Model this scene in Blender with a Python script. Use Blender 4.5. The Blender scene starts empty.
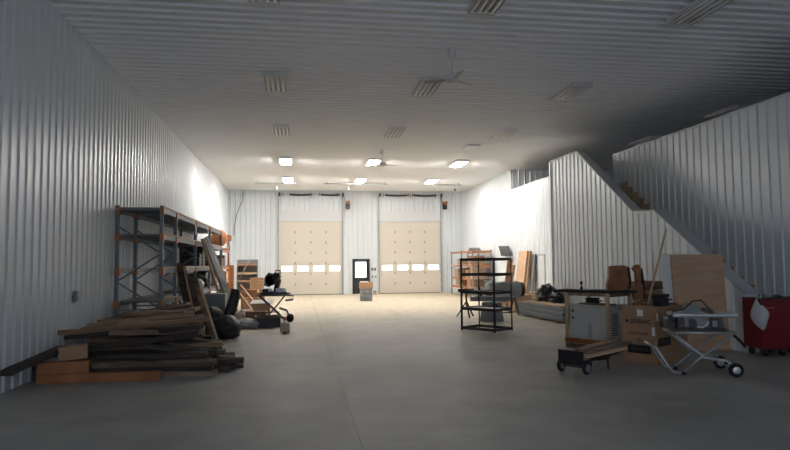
import bpy, bmesh, math, random
from mathutils import Vector, Matrix, Euler
random.seed(7)
C = bpy.context.scene.collection
PI = math.pi
rad = math.radians

# ------------------------------------------------------------------ materials
def mat(name, col, rough=0.5, metal=0.0, spec=0.5, emis=None, estr=0.0, alpha=None, coat=0.0):
    m = bpy.data.materials.new(name); m.use_nodes = True
    b = m.node_tree.nodes['Principled BSDF']
    b.inputs['Base Color'].default_value = (*col, 1)
    b.inputs['Roughness'].default_value = rough
    b.inputs['Metallic'].default_value = metal
    b.inputs['Specular IOR Level'].default_value = spec
    if emis:
        b.inputs['Emission Color'].default_value = (*emis, 1)
        b.inputs['Emission Strength'].default_value = estr
    return m

def noisy(name, c1, c2, scale=(3, 3, 3), rough=0.6, metal=0.0, detail=6, bump=0.0, lo=0.3, hi=0.7, obj_rand=0.0, spec=0.5, r2=None):
    m = mat(name, c1, rough, metal, spec); nt = m.node_tree; N = nt.nodes; L = nt.links
    b = N['Principled BSDF']
    tc = N.new('ShaderNodeTexCoord'); mp = N.new('ShaderNodeMapping'); mp.inputs['Scale'].default_value = scale
    L.new(tc.outputs['Object'], mp.inputs['Vector'])
    nz = N.new('ShaderNodeTexNoise'); nz.inputs['Detail'].default_value = detail; nz.inputs['Scale'].default_value = 1.0
    if obj_rand:
        oi = N.new('ShaderNodeObjectInfo'); ad = N.new('ShaderNodeVectorMath'); ad.operation = 'ADD'
        ml = N.new('ShaderNodeMath'); ml.operation = 'MULTIPLY'; ml.inputs[1].default_value = 37.0
        L.new(oi.outputs['Random'], ml.inputs[0]); L.new(mp.outputs[0], ad.inputs[0]); L.new(ml.outputs[0], ad.inputs[1])
        L.new(ad.outputs[0], nz.inputs['Vector'])
    else:
        L.new(mp.outputs[0], nz.inputs['Vector'])
    cr = N.new('ShaderNodeValToRGB'); cr.color_ramp.elements[0].position = lo; cr.color_ramp.elements[1].position = hi
    cr.color_ramp.elements[0].color = (*c1, 1); cr.color_ramp.elements[1].color = (*c2, 1)
    L.new(nz.outputs['Fac'], cr.inputs['Fac'])
    out = cr.outputs['Color']
    if obj_rand:
        hs = N.new('ShaderNodeHueSaturation'); mr = N.new('ShaderNodeMapRange')
        mr.inputs['To Min'].default_value = 1 - obj_rand; mr.inputs['To Max'].default_value = 1 + obj_rand
        L.new(oi.outputs['Random'], mr.inputs['Value']); L.new(mr.outputs[0], hs.inputs['Value']); L.new(out, hs.inputs['Color'])
        out = hs.outputs['Color']
    L.new(out, b.inputs['Base Color'])
    if r2 is not None:
        m2 = N.new('ShaderNodeMapRange'); m2.inputs['To Min'].default_value = rough; m2.inputs['To Max'].default_value = r2
        L.new(nz.outputs['Fac'], m2.inputs['Value']); L.new(m2.outputs[0], b.inputs['Roughness'])
    if bump:
        bp = N.new('ShaderNodeBump'); bp.inputs['Strength'].default_value = bump; bp.inputs['Distance'].default_value = 0.02
        L.new(nz.outputs['Fac'], bp.inputs['Height']); L.new(bp.outputs[0], b.inputs['Normal'])
    return m

M = {}
M['steel'] = noisy('white_ribbed_steel', (0.665, 0.705, 0.74), (0.705, 0.745, 0.78), (.5, .5, .5), 0.33, spec=0.5)
M['ceil'] = noisy('white_ceiling_steel', (0.80, 0.81, 0.825), (0.83, 0.84, 0.855), (.4, .4, .4), 0.42)
M['trim'] = mat('white_trim', (0.66, 0.68, 0.70), 0.35)
M['cap'] = mat('grey_trim', (0.42, 0.45, 0.48), 0.4)
M['doorcream'] = noisy('cream_door', (0.66, 0.61, 0.53), (0.70, 0.65, 0.57), (.6, .6, .6), 0.5)
M['black'] = noisy('black_paint', (0.012, 0.012, 0.014), (0.022, 0.022, 0.025), (8, 8, 8), 0.45)
M['blackplastic'] = noisy('black_plastic', (0.012, 0.012, 0.013), (0.03, 0.03, 0.032), (6, 6, 6), 0.5, bump=.3)
M['rubber'] = mat('rubber', (0.015, 0.015, 0.016), 0.8)
M['day'] = mat('daylit_glass', (0.8, 0.85, 0.9), 0.2, emis=(1.0, 1.0, 1.0), estr=2.5)
M['tube'] = mat('lit_tube', (1, 1, 1), 0.4, emis=(1.0, 0.965, 0.91), estr=170.0)
M['tubeoff'] = mat('unlit_tube', (0.8, 0.8, 0.78), 0.3)
M['housing'] = mat('lamp_housing', (0.62, 0.63, 0.64), 0.4)
M['louver'] = mat('lamp_recess', (0.28, 0.28, 0.27), 0.5)
M['rackblue'] = noisy('rack_blue_grey', (0.11, 0.14, 0.17), (0.15, 0.185, 0.22), (5, 5, 5), 0.5)
M['rackorange'] = noisy('rack_orange', (0.34, 0.11, 0.035), (0.40, 0.15, 0.055), (5, 5, 5), 0.5)
M['orangefaded'] = noisy('dull_orange_paint', (0.24, 0.08, 0.025), (0.34, 0.14, 0.05), (3, 3, 3), 0.7)
M['chip'] = noisy('chipboard', (0.40, 0.28, 0.18), (0.55, 0.42, 0.30), (9, 9, 9), 0.8)
M['deckgrey'] = noisy('deck_grey', (0.10, 0.11, 0.12), (0.15, 0.16, 0.17), (4, 4, 4), 0.6)
M['tanwood'] = noisy('tan_wood', (0.42, 0.30, 0.20), (0.56, 0.42, 0.28), (1.5, 14, 14), 0.7, obj_rand=.15)
M['plywood'] = noisy('plywood', (0.50, 0.31, 0.19), (0.60, 0.40, 0.26), (2, 2, 9), 0.65)
M['brownwood'] = noisy('brown_wood', (0.17, 0.10, 0.055), (0.40, 0.25, 0.15), (1.2, 10, 10), 0.8, bump=.4, obj_rand=.35)
M['darkwood'] = noisy('weathered_dark_wood', (0.018, 0.015, 0.014), (0.09, 0.065, 0.05), (1.2, 10, 10), 0.85, bump=.5, obj_rand=.4)
M['midwood'] = noisy('weathered_mid_wood', (0.10, 0.07, 0.048), (0.30, 0.20, 0.135), (1.2, 9, 9), 0.8, bump=.4, obj_rand=.35)
M['redwood'] = noisy('reddish_slab_wood', (0.17, 0.06, 0.025), (0.34, 0.14, 0.06), (4, 4, 4), 0.6, bump=.4)
M['bark'] = noisy('dark_bark', (0.012, 0.010, 0.010), (0.05, 0.035, 0.03), (14, 14, 14), 0.9, bump=.8)
M['card'] = noisy('cardboard', (0.34, 0.195, 0.11), (0.39, 0.23, 0.135), (2, 2, 2), 0.85)
M['card2'] = noisy('pale_cardboard', (0.42, 0.28, 0.18), (0.50, 0.35, 0.24), (2, 2, 2), 0.85)
M['ink'] = mat('carton_ink', (0.035, 0.022, 0.016), 0.8)
M['paper'] = mat('white_paper', (0.74, 0.74, 0.72), 0.8)
M['paperink'] = mat('faint_print', (0.12, 0.10, 0.09), 0.8)
M['gencab'] = noisy('grey_generator_paint', (0.50, 0.49, 0.46), (0.54, 0.53, 0.50), (2, 2, 2), 0.5)
M['red'] = noisy('dark_red_paint', (0.17, 0.004, 0.009), (0.19, 0.006, 0.012), (2, 2, 2), 0.4)
M['redcap'] = mat('red_plastic', (0.3, 0.01, 0.01), 0.4)
M['alu'] = mat('tube_steel', (0.48, 0.49, 0.50), 0.35, 0.7)
M['darkmetal'] = noisy('dark_grey_metal', (0.05, 0.055, 0.06), (0.09, 0.095, 0.10), (4, 4, 4), 0.45, metal=.3)
M['greymetal'] = noisy('grey_machine_paint', (0.18, 0.19, 0.20), (0.23, 0.245, 0.25), (3, 3, 3), 0.5)
M['galv'] = noisy('galvanised', (0.30, 0.31, 0.32), (0.42, 0.43, 0.44), (6, 6, 6), 0.4, metal=.5)
M['greysheet'] = noisy('grey_blue_sheets', (0.13, 0.16, 0.20), (0.24, 0.28, 0.33), (1.0, 1.0, 30), 0.45, bump=.3)
M['bag'] = mat('white_plastic_bag', (0.52, 0.54, 0.56), 0.35)
M['whitebag'] = noisy('off_white_sack', (0.5, 0.46, 0.40), (0.62, 0.58, 0.52), (5, 5, 5), 0.7)
M['jug'] = mat('milky_plastic', (0.62, 0.52, 0.42), 0.4)
M['fan'] = mat('fan_enamel', (0.62, 0.64, 0.66), 0.35)
M['fanblade'] = mat('fan_blade', (0.42, 0.40, 0.37), 0.5)

# concrete: grey slab, far half dusty tan, colour lightened to carry lamp brightness
def concrete():
    m = mat('concrete_floor', (0.3, 0.3, 0.3), 0.45); nt = m.node_tree; N = nt.nodes; L = nt.links; b = N['Principled BSDF']
    g = N.new('ShaderNodeNewGeometry'); sp = N.new('ShaderNodeSeparateXYZ'); L.new(g.outputs['Position'], sp.inputs[0])
    n1 = N.new('ShaderNodeTexNoise'); n1.inputs['Scale'].default_value = 0.55; n1.inputs['Detail'].default_value = 8
    n2 = N.new('ShaderNodeTexNoise'); n2.inputs['Scale'].default_value = 6; n2.inputs['Detail'].default_value = 8
    L.new(g.outputs['Position'], n1.inputs['Vector']); L.new(g.outputs['Position'], n2.inputs['Vector'])
    c1 = N.new('ShaderNodeValToRGB'); e = c1.color_ramp.elements; e[0].position = .3; e[1].position = .72
    e[0].color = (0.27, 0.262, 0.245, 1); e[1].color = (0.40, 0.385, 0.36, 1); L.new(n1.outputs['Fac'], c1.inputs['Fac'])
    c2 = N.new('ShaderNodeValToRGB'); e = c2.color_ramp.elements; e[0].position = .3; e[1].position = .7
    e[0].color = (0.50, 0.42, 0.30, 1); e[1].color = (0.74, 0.64, 0.49, 1); L.new(n2.outputs['Fac'], c2.inputs['Fac'])
    # blend from grey into the dusty tan with painted-in brightness
    mr = N.new('ShaderNodeMapRange'); mr.interpolation_type = 'SMOOTHSTEP'
    ad = N.new('ShaderNodeMath'); ad.operation = 'MULTIPLY_ADD'; ad.inputs[1].default_value = 9.0
    L.new(n1.outputs['Fac'], ad.inputs[0]); L.new(sp.outputs['Y'], ad.inputs[2])
    L.new(ad.outputs[0], mr.inputs['Value']); mr.inputs['From Min'].default_value = 15; mr.inputs['From Max'].default_value = 30
    mx = N.new('ShaderNodeMix'); mx.data_type = 'RGBA'
    L.new(mr.outputs[0], mx.inputs[0]); L.new(c1.outputs[0], mx.inputs[6]); L.new(c2.outputs[0], mx.inputs[7])
    m3 = N.new('ShaderNodeMix'); m3.data_type = 'RGBA'; m3.blend_type = 'MULTIPLY'; m3.inputs[0].default_value = .5
    n3 = N.new('ShaderNodeTexNoise'); n3.inputs['Scale'].default_value = 1.6; n3.inputs['Detail'].default_value = 10
    L.new(g.outputs['Position'], n3.inputs['Vector'])
    c3 = N.new('ShaderNodeValToRGB'); e = c3.color_ramp.elements; e[0].position = .35; e[1].position = .62
    e[0].color = (.68, .68, .68, 1); e[1].color = (1, 1, 1, 1); L.new(n3.outputs['Fac'], c3.inputs['Fac'])
    L.new(mx.outputs[2], m3.inputs[6]); L.new(c3.outputs[0], m3.inputs[7])
    # saw-cut control joints in the slab
    def joint(out, at, per):
        a1 = N.new('ShaderNodeMath'); a1.operation = 'SUBTRACT'; a1.inputs[1].default_value = at; L.new(out, a1.inputs[0])
        a2 = N.new('ShaderNodeMath'); a2.operation = 'PINGPONG'; a2.inputs[1].default_value = per / 2; L.new(a1.outputs[0], a2.inputs[0])
        a3 = N.new('ShaderNodeMath'); a3.operation = 'LESS_THAN'; a3.inputs[1].default_value = .006; L.new(a2.outputs[0], a3.inputs[0]); return a3.outputs[0]
    j1 = joint(sp.outputs['X'], .58, 6.0); j2 = joint(sp.outputs['Y'], 1.5, 6.0)
    jm = N.new('ShaderNodeMath'); jm.operation = 'MAXIMUM'; L.new(j1, jm.inputs[0]); L.new(j2, jm.inputs[1])
    m4 = N.new('ShaderNodeMix'); m4.data_type = 'RGBA'; L.new(jm.outputs[0], m4.inputs[0]); L.new(m3.outputs[2], m4.inputs[6]); m4.inputs[7].default_value = (.20, .19, .175, 1)
    L.new(m4.outputs[2], b.inputs['Base Color'])
    rr = N.new('ShaderNodeMapRange'); rr.inputs['To Min'].default_value = .42; rr.inputs['To Max'].default_value = .65
    L.new(n1.outputs['Fac'], rr.inputs['Value']); L.new(rr.outputs[0], b.inputs['Roughness'])
    return m
M['floor'] = concrete()

# ------------------------------------------------------------------ mesh builder
class MB:
    def __init__(s): s.v = []; s.f = []
    def add(s, vs, fs):
        k = len(s.v); s.v += [tuple(p) for p in vs]; s.f += [tuple(i + k for i in f) for f in fs]; return s
    def box(s, x0, x1, y0, y1, z0, z1, m=None):
        vs = [Vector((x, y, z)) for x in (x0, x1) for y in (y0, y1) for z in (z0, z1)]
        if m: vs = [m @ v for v in vs]
        return s.add(vs, [(0, 1, 3, 2), (4, 6, 7, 5), (0, 4, 5, 1), (2, 3, 7, 6), (0, 2, 6, 4), (1, 5, 7, 3)])
    def bar(s, p, q, w, h=None, up=(0, 0, 1)):
        h = h or w; p = Vector(p); q = Vector(q); d = (q - p); L = d.length; d.normalize()
        u = Vector(up)
        if abs(d.dot(u)) > .98: u = Vector((0, 1, 0))
        r = d.cross(u).normalized(); u = r.cross(d).normalized()
        m = Matrix((( r.x, d.x, u.x, p.x), (r.y, d.y, u.y, p.y), (r.z, d.z, u.z, p.z), (0, 0, 0, 1)))
        return s.box(-w / 2, w / 2, 0, L, -h / 2, h / 2, m)
    def tube(s, pts, r, n=10, closed=False):
        pts = [Vector(p) for p in pts]; rs = r if isinstance(r, (list, tuple)) else [r] * len(pts)
        vs = []; fs = []; K = len(pts)
        ref = None
        for i, p in enumerate(pts):
            a = pts[(i - 1) % K] if (i > 0 or closed) else p
            b = pts[(i + 1) % K] if (i < K - 1 or closed) else p
            d = (b - a).normalized()
            if ref is None:
                ref = Vector((0, 0, 1)) if abs(d.z) < .9 else Vector((1, 0, 0))
            e1 = d.cross(ref).normalized(); e2 = e1.cross(d).normalized(); ref = e2
            for j in range(n):
                t = 2 * PI * j / n; vs.append(p + (e1 * math.cos(t) + e2 * math.sin(t)) * rs[i])
        for i in range(K if closed else K - 1):
            for j in range(n):
                i2 = (i + 1) % K
                fs.append((i * n + j, i * n + (j + 1) % n, i2 * n + (j + 1) % n, i2 * n + j))
        if not closed:
            fs.append(tuple(range(n))[::-1]); fs.append(tuple((K - 1) * n + j for j in range(n)))
        return s.add(vs, fs)
    def lathe(s, prof, n=20, o=(0, 0, 0), axis='z', m=None):
        vs = []; fs = []
        for (r, z) in prof:
            for j in range(n):
                t = 2 * PI * j / n; a, b = r * math.cos(t), r * math.sin(t)
                p = {'z': (a, b, z), 'y': (a, z, b), 'x': (z, a, b)}[axis]
                v = Vector(p) + Vector(o); vs.append(m @ v if m else v)
        for i in range(len(prof) - 1):
            for j in range(n): fs.append((i * n + j, i * n + (j + 1) % n, (i + 1) * n + (j + 1) % n, (i + 1) * n + j))
        fs.append(tuple(range(n))[::-1]); fs.append(tuple((len(prof) - 1) * n + j for j in range(n)))
        return s.add(vs, fs)
    def prism(s, poly, a0, a1, axis='y'):
        n = len(poly); vs = []
        for a in (a0, a1):
            for (p, q) in poly:
                vs.append({'y': (p, a, q), 'x': (a, p, q), 'z': (p, q, a)}[axis])
        fs = [(i, (i + 1) % n, n + (i + 1) % n, n + i) for i in range(n)]
        fs += [tuple(range(n))[::-1], tuple(range(n, 2 * n))]
        return s.add(vs, fs)
    def build(s, name, m, parent=None, bev=0, smooth=False, loc=None, rot=None, sub=0):
        me = bpy.data.meshes.new(name); me.from_pydata(s.v, [], s.f)
        bm = bmesh.new(); bm.from_mesh(me); bmesh.ops.recalc_face_normals(bm, faces=bm.faces); bm.to_mesh(me); bm.free()
        if isinstance(m, str): m = M[m]
        me.materials.append(m)
        if smooth:
            for p in me.polygons: p.use_smooth = True
        o = bpy.data.objects.new(name, me); C.objects.link(o)
        if parent: o.parent = parent
        if loc: o.location = loc
        if rot: o.rotation_euler = rot
        if bev:
            b = o.modifiers.new('bev', 'BEVEL'); b.width = bev; b.segments = 2; b.limit_method = 'ANGLE'; b.angle_limit = rad(40)
        if sub:
            q = o.modifiers.new('sub', 'SUBSURF'); q.levels = sub; q.render_levels = sub
        return o

def lump(name, mt, parent, c, r, seed=0, amp=.25, fr=2.0, loc=None):
    from mathutils import noise
    bm = bmesh.new(); bmesh.ops.create_icosphere(bm, subdivisions=4, radius=1)
    for v in bm.verts:
        n = noise.noise(v.co * fr + Vector((seed * 7.1, seed, 0))) + .5 * noise.noise(v.co * fr * 2.3 + Vector((seed * 3.1, 0, 2)))
        f = 1 + amp * n; zz = max(v.co.z, -.55)
        v.co = Vector((v.co.x * f * r[0] + c[0], v.co.y * f * r[1] + c[1], max(zz * f, -.62) * r[2] + c[2]))
    me = bpy.data.meshes.new(name); bm.to_mesh(me); bm.free()
    for p in me.polygons: p.use_smooth = True
    me.materials.append(M[mt]); o = bpy.data.objects.new(name, me); C.objects.link(o)
    if parent: o.parent = parent
    if loc: o.location = loc
    return o

def tag(o, label, cat, group=None, kind=None):
    o['label'] = label; o['category'] = cat
    if group: o['group'] = group
    if kind: o['kind'] = kind
    return o
def thing(name, label, cat, loc=(0, 0, 0), rz=0, group=None):
    o = bpy.data.objects.new(name, None); C.objects.link(o); o.empty_display_size = .1
    o.location = loc; o.rotation_euler = (0, 0, rz); return tag(o, label, cat, group)
def struct(o, label, cat='wall'):
    o['kind'] = 'structure'; o['label'] = label; o['category'] = cat; return o
def copy_tree(o, parent=None):
    c = o.copy(); C.objects.link(c)
    if parent: c.parent = parent
    for ch in list(o.children): copy_tree(ch, c)
    return c

# ------------------------------------------------------------------ ribbed steel
P = 0.276
def ribcols(u0, u1, depth, breaks=(), phase=0.0):
    cols = []
    k0 = int(math.floor((u0 - phase) / P)) - 1; k1 = int(math.ceil((u1 - phase) / P)) + 1
    for k in range(k0, k1):
        b = phase + k * P
        cols += [(b, 0), (b + .028, depth), (b + .058, depth), (b + .086, 0)]
    def dat(u):
        for (a, da), (b, db) in zip(cols, cols[1:]):
            if a <= u <= b: return da + (db - da) * (u - a) / max(b - a, 1e-9)
        return 0
    out = [(u0, dat(u0))] + [(u, d) for u, d in cols if u0 < u < u1] + [(u, dat(u)) for u in breaks if u0 < u < u1] + [(u1, dat(u1))]
    return sorted(out)
def ribsheet(mb, fn, u0, u1, bot, top, depth=.022, breaks=(), phase=0.0):
    """fn(u, v, d) -> point"""
    cols = ribcols(u0, u1, depth, breaks, phase); vs = []; fs = []
    for i, (u, d) in enumerate(cols):
        vs += [fn(u, bot(u), d), fn(u, top(u), d)]
        if i: fs.append((2 * i - 2, 2 * i, 2 * i + 1, 2 * i - 1))
    mb.add(vs, fs)

XL, XR, YB, YF, H = -4.0, 9.6, 36.4, -7.0, 6.0
XM = 17.0                       # outer wall beyond the loft
# floor, ceiling
struct(MB().box(XL - .2, XM + .2, YF - .2, YB + .2, -.2, 0).build('floor', 'floor'), 'concrete slab floor, grey near and dusted tan, painted lighter for lamplight, by the overhead doors', 'floor')
mb = MB(); ribsheet(mb, lambda u, v, d: (v, u, H - d), YF, YB, lambda u: XL, lambda u: XM, depth=.034)
mb.box(XL - .2, XM + .2, YF - .2, YB + .2, H + .01, H + .15)
struct(mb.build('ceiling', 'ceil'), 'white ribbed steel ceiling', 'ceiling')
# left wall
mb = MB(); ribsheet(mb, lambda u, v, d: (XL + d, u, v), YF, YB, lambda u: 0.0, lambda u: H)
mb.box(XL - .2, XL - .01, YF - .2, YB + .2, 0, H)
struct(mb.build('wall_left', 'steel'), 'long white ribbed steel wall on the left')
# rear wall with door openings
D1 = (-1.15, 2.42, 4.18); D2 = (4.6, 8.22, 4.18); DM = (3.02, 4.02, 2.02)
mb = MB()
def rear(u0, u1, z0, z1, dd=.022): ribsheet(mb, lambda u, v, d: (u, YB - d, v), u0, u1, lambda u: z0, lambda u: z1, dd)
rear(XL, D1[0], 0, H); rear(D1[0], D1[1], D1[2] + .62, H); rear(D1[1], DM[0], 0, H); rear(DM[0], DM[1], DM[2], H)
rear(DM[1], D2[0], 0, H); rear(D2[0], D2[1], D2[2] + .62, H); rear(D2[1], XR + .1, 0, H)
mb.box(XL - .2, XM + .2, YB + .25, YB + .4, 0, H)
struct(mb.build('wall_back', 'steel'), 'white ribbed end wall holding the two overhead doors')
mb = MB()
for D in (D1, D2): mb.box(D[0], D[1], YB - .02, YB + .25, D[2], D[2] + .62)
struct(mb.build('trim_1', 'trim'), 'flat white header strips above the overhead doors', 'trim')
# right wall: full height at the far end, low loft wall nearer, gap at the stair head
XE = 8.25
YLOFT = 27.6
mb = MB(); f = lambda u, v, d: (XR - d, u, v)
ribsheet(mb, f, YLOFT, YB, lambda u: 0, lambda u: H)
DR = (23.75, 24.85)
ribsheet(mb, f, DR[1], YLOFT, lambda u: 0, lambda u: 5.03)
ribsheet(mb, f, DR[0], DR[1], lambda u: 2.05, lambda u: 5.03)
ribsheet(mb, f, 19.75, DR[0], lambda u: 0, lambda u: 5.03)
ribsheet(mb, f, 18.05, 19.75, lambda u: 0, lambda u: 3.97)
ribsheet(mb, f, YF, 18.05, lambda u: 0, lambda u: 5.0)
mb.box(XR + .005, XR + .15, YLOFT, YB, 0, H); mb.box(XR + .005, XR + .15, DR[1], YLOFT, 0, 5.03)
mb.box(XR + .005, XR + .15, DR[0], DR[1], 2.05, 5.03); mb.box(XR + .005, XR + .15, 19.75, DR[0], 0, 5.03)
mb.box(XR + .005, XR + .15, 18.05, 19.75, 0, 3.7); mb.box(XR + .005, XR + .15, YF, 18.05, 0, 5.0)
struct(mb.build('wall_right', 'steel'), 'white ribbed right wall, full height far off and loft height nearer')
mb = MB(); mb.box(XR - .03, XR + .18, YF, 18.07, 5.0, 5.03); mb.box(XR - .03, XR + .18, 19.75, YLOFT, 5.03, 5.06)
mb.box(XR - .03, XR + .18, 18.03, 18.07, 3.97, 5.0)
struct(mb.build('trim_2', 'trim'), 'white cap strip along the top of the loft wall', 'trim')
# loft
struct(MB().box(XR + .15, XM, YF, YLOFT, 3.72, 3.97).build('floor_loft', 'deckgrey'), 'loft floor behind the low wall', 'floor')
mb = MB(); ribsheet(mb, lambda u, v, d: (u, YLOFT - d, v), XR, XM, lambda u: 3.97, lambda u: H)
mb.box(XR + .15, XM, YLOFT + .005, YLOFT + .1, 0, H)
struct(mb.build('wall_loft', 'steel'), 'ribbed end wall of the loft')
struct(MB().box(XM, XM + .2, YF, YB, 0, H).build('wall_outer', 'steel'), 'outer wall beyond the loft')
# wall behind the camera; unseen open doorway added to let in cool fill daylight
OP = (-3.4, 2.8, 4.2)
mb = MB(); mb.box(XL - .2, OP[0], YF - .2, YF, 0, H); mb.box(OP[1], XM + .2, YF - .2, YF, 0, H); mb.box(OP[0], OP[1], YF - .2, YF, OP[2], H)
struct(mb.build('wall_front', 'steel'), 'wall behind the viewer with an open doorway added for fill daylight')

# stair enclosure wall
def ztop(u):
    if u >= 17.74: return 5.03
    if u >= 14.62: return 2.94 + (u - 14.62) / (17.74 - 14.62) * (5.03 - 2.94)
    if u >= 13.66: return 2.89
    return max(0.95, 2.89 - (13.66 - u) * .615)
mb = MB(); ribsheet(mb, lambda u, v, d: (XE - d, u, v), 10.75, 19.75, lambda u: 0, ztop, breaks=(13.66, 14.62, 17.74))
# end walls and inner face
mb.box(XE, XR, 19.65, 19.75, 0, 5.03)
poly = [(10.75, 0), (19.65, 0), (19.65, 5.02), (17.74, 5.02), (14.62, 2.93), (13.66, 2.88), (10.75, ztop(10.75) - .01)]
mb.prism([(a, b) for a, b in poly], XE + .004, XE + .2, axis='x')
struct(mb.build('wall_stair', 'steel'), 'white ribbed knee wall enclosing the staircase, stepping down towards the viewer')
mb = MB()
pts = [(10.72, ztop(10.72)), (13.66, 2.89), (14.62, 2.94), (17.74, 5.03), (19.77, 5.03)]
poly = pts + [(a, b + .03) for a, b in pts[::-1]]
for (a, b), (c, d) in zip(pts, pts[1:]):
    mb.prism([(a, b), (c, d), (c, d + .03), (a, b + .03)], XE - .035, XE + .25, axis='x')
struct(mb.build('trim_3', 'cap'), 'grey metal cap following the stair knee wall', 'trim')
mb = MB()
mb.box(XE - .05, XE, 19.7, 19.77, 0, 5.03); mb.box(XE - .04, XE + .22, 10.70, 10.745, 0, ztop(10.7))
struct(mb.build('trim_4', 'trim'), 'white corner strips on the stair enclosure', 'trim')
struct(MB().box(XE + .2, XR - .03, 17.55, 19.64, 3.77, 3.97).build('floor_stairhead', 'deckgrey'), 'landing at the head of the stairs', 'floor')
# staircase
st = thing('staircase', 'wooden staircase behind the white stepped knee wall', 'staircase', (XE + .2, 10.8, 0))
W = XR - .03 - XE - .2
k = 0
def step(y0, y1, z):
    MB().box(0.0, W - .03, y0 - 10.8 - .02, y1 - 10.8, z - .035, z).build('tread', 'tanwood', st)
n1 = 10
for i in range(n1 - 1):
    y0 = 10.9 + i * (13.66 - 10.9) / (n1 - 1); step(y0, y0 + .307, (i + 1) * 1.87 / n1)
MB().box(0, W - .03, 13.66 - 10.8, 14.62 - 10.8, 1.83, 1.87).build('landing', 'tanwood', st)
n2 = 11
for i in range(n2 - 1):
    y0 = 14.62 + i * (17.55 - 14.62) / (n2 - 1); step(y0, y0 + .293, 1.87 + (i + 1) * 2.1 / n2)
# saw-toothed wooden stringer against the far side of the stairs
def saw(y0, y1, z0, z1, n, lift):
    top = []; dy = (y1 - y0) / n; dz = (z1 - z0) / n
    for i in range(n):
        top += [(y0 + i * dy, z0 + i * dz + dz + lift), (y0 + (i + 1) * dy, z0 + i * dz + dz + lift)]
    return top
t = saw(10.9 - 10.8, 13.66 - 10.8, 0, 1.87 - .187, 9, .26)
MB().prism([(t[0][0], 0)] + t + [(2.86, 1.5)] + [(.5, 0)], W - .03, W, axis='x').build('stringer', 'tanwood', st)
t = saw(14.62 - 10.8, 17.55 - 10.8, 1.87, 3.97 - .19, 10, .30)
MB().prism([(t[0][0], 1.6)] + t + [(6.75, 3.5)], W - .03, W, axis='x').build('stringer', 'tanwood', st)

# ------------------------------------------------------------------ overhead doors
def overhead(n, D, label):
    x0, x1, zt = D; w = x1 - x0; ph = zt / 7
    r = bpy.data.objects.new('door_%d' % n, None); C.objects.link(r); r.location = (x0, YB + .05, 0); struct(r, label, 'overhead door')
    for i in range(7):
        m = MB()
        z0, z1 = i * ph + .006, (i + 1) * ph - .004
        if i == 2:
            ws = [(w * (.042 + .252 * j), w * (.042 + .252 * j) + .17 * w) for j in range(4)]
            zz0, zz1 = z0 + .15, z1 - .15
            m.box(0, w, 0, .05, z0, zz0); m.box(0, w, 0, .05, zz1, z1)
            xs = [0] + [a for q in ws for a in q] + [w]
            for a, b in zip(xs[::2], xs[1::2]): m.box(a, b, 0, .05, zz0, zz1)
            for a, b in ws: 
                MB().box(a, b, .02, .03, zz0, zz1).build('window_pane', 'day', r)
        else:
            m.box(0, w, 0, .05, z0, z1)
            for q in (.33, .66): m.box(.02, w - .02, -.004, 0, z0 + q * ph, z0 + q * ph + .012)
        m.build('door_panel', 'doorcream', r)
    for i in range(1, 7):
        for j in range(3):
            x = w * (.255 + .245 * j)
            m = MB(); m.box(x - .035, x + .035, -.012, 0, i * ph - .07, i * ph + .07); m.tube([(x - .05, -.02, i * ph), (x + .05, -.02, i * ph)], .015)
            m.build('hinge', 'galv', r)
    for sx in (-.06, w + .01):
        m = MB(); m.box(sx, sx + .05, -.16, -.02, 0, H - .35)
        for q in range(12): m.box(sx - .02, sx + .07, -.03, 0, .3 + q * .42, .38 + q * .42)
        m.build('track', 'galv', r)
    MB().box(0, w, -.03, .0, zt, zt + .05).build('top_seal', 'darkmetal', r)
    MB().box(0, w, -.02, .05, 0, .03).build('bottom_seal', 'darkmetal', r)
    return r
overhead(1, D1, 'cream sectional overhead door, left one beside the black door')
overhead(2, D2, 'cream sectional overhead door, right one near the corner')
for D, side, lab in ((D1, 'left', 'black torsion springs on a shaft above the left overhead door'), (D2, 'right', 'black torsion springs on a shaft above the right overhead door')):
    w = D[1] - D[0]
    t = thing('torsion_spring_shaft', lab, 'door spring', (D[0], YB - .2, 5.72))
    MB().tube([(-.05, 0, 0), (w + .05, 0, 0)], .018).build('shaft', 'galv', t)
    for a, b in (((.17, .50), (.66, .96)) if side == 'left' else ((.09, .45), (.56, .93))):
        pts = []
        m = MB(); n = 14
        m.tube([(w * (a + (b - a) * i / n), 0, -.03 * math.sin(PI * i / n)) for i in range(n + 1)], .055).build('spring', 'black', t, smooth=True)
    for q in ((.515, .64) if side == 'left' else (.468, .54)): MB().box(w * q - .03, w * q + .03, -.06, .06, -.06, .09).build('spring_cone', 'rackorange', t)
    for q in (-.03, w + .01): MB().box(q, q + .1, -.09, .09, -.1, .1).build('cable_drum', 'darkmetal', t)
    for q in (0.2, w - .3, w * .5): MB().box(q, q + .05, .05, .17, -.12, .12).build('bracket', 'galv', t)
# ceiling struts holding the tracks
for (x0, x1, hx, lab) in ((-2.25, -.1, -1.15, 'thin ceiling rail with a hanging bracket, above the left end of the left overhead door'),
                          (1.25, 4.55, 2.5, 'long thin ceiling rail between the two overhead doors'),
                          (6.6, 8.5, 8.15, 'thin ceiling rail above the right end of the right overhead door')):
    t = thing('ceiling_rail', lab, 'rail', (x0, 32.4, 0))
    MB().box(0, x1 - x0, -.03, .03, 5.84, 5.89).build('rail', 'galv', t)
    for q in (.15, x1 - x0 - .15): MB().box(q - .02, q + .02, -.02, .02, 5.88, 5.985).build('hanger', 'galv', t)
    m = MB(); m.tube([(hx - x0, 0, 5.84), (hx - x0, 0, 5.66)], .012); m.build('drop_rod', 'galv', t)
    MB().lathe([(.02, 5.68), (.06, 5.64), (.07, 5.58), (.03, 5.54)], 14, (hx - x0, 0, 0)).build('roller_bracket', 'darkmetal' if x0 > 5 else 'bag', t)
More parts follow.
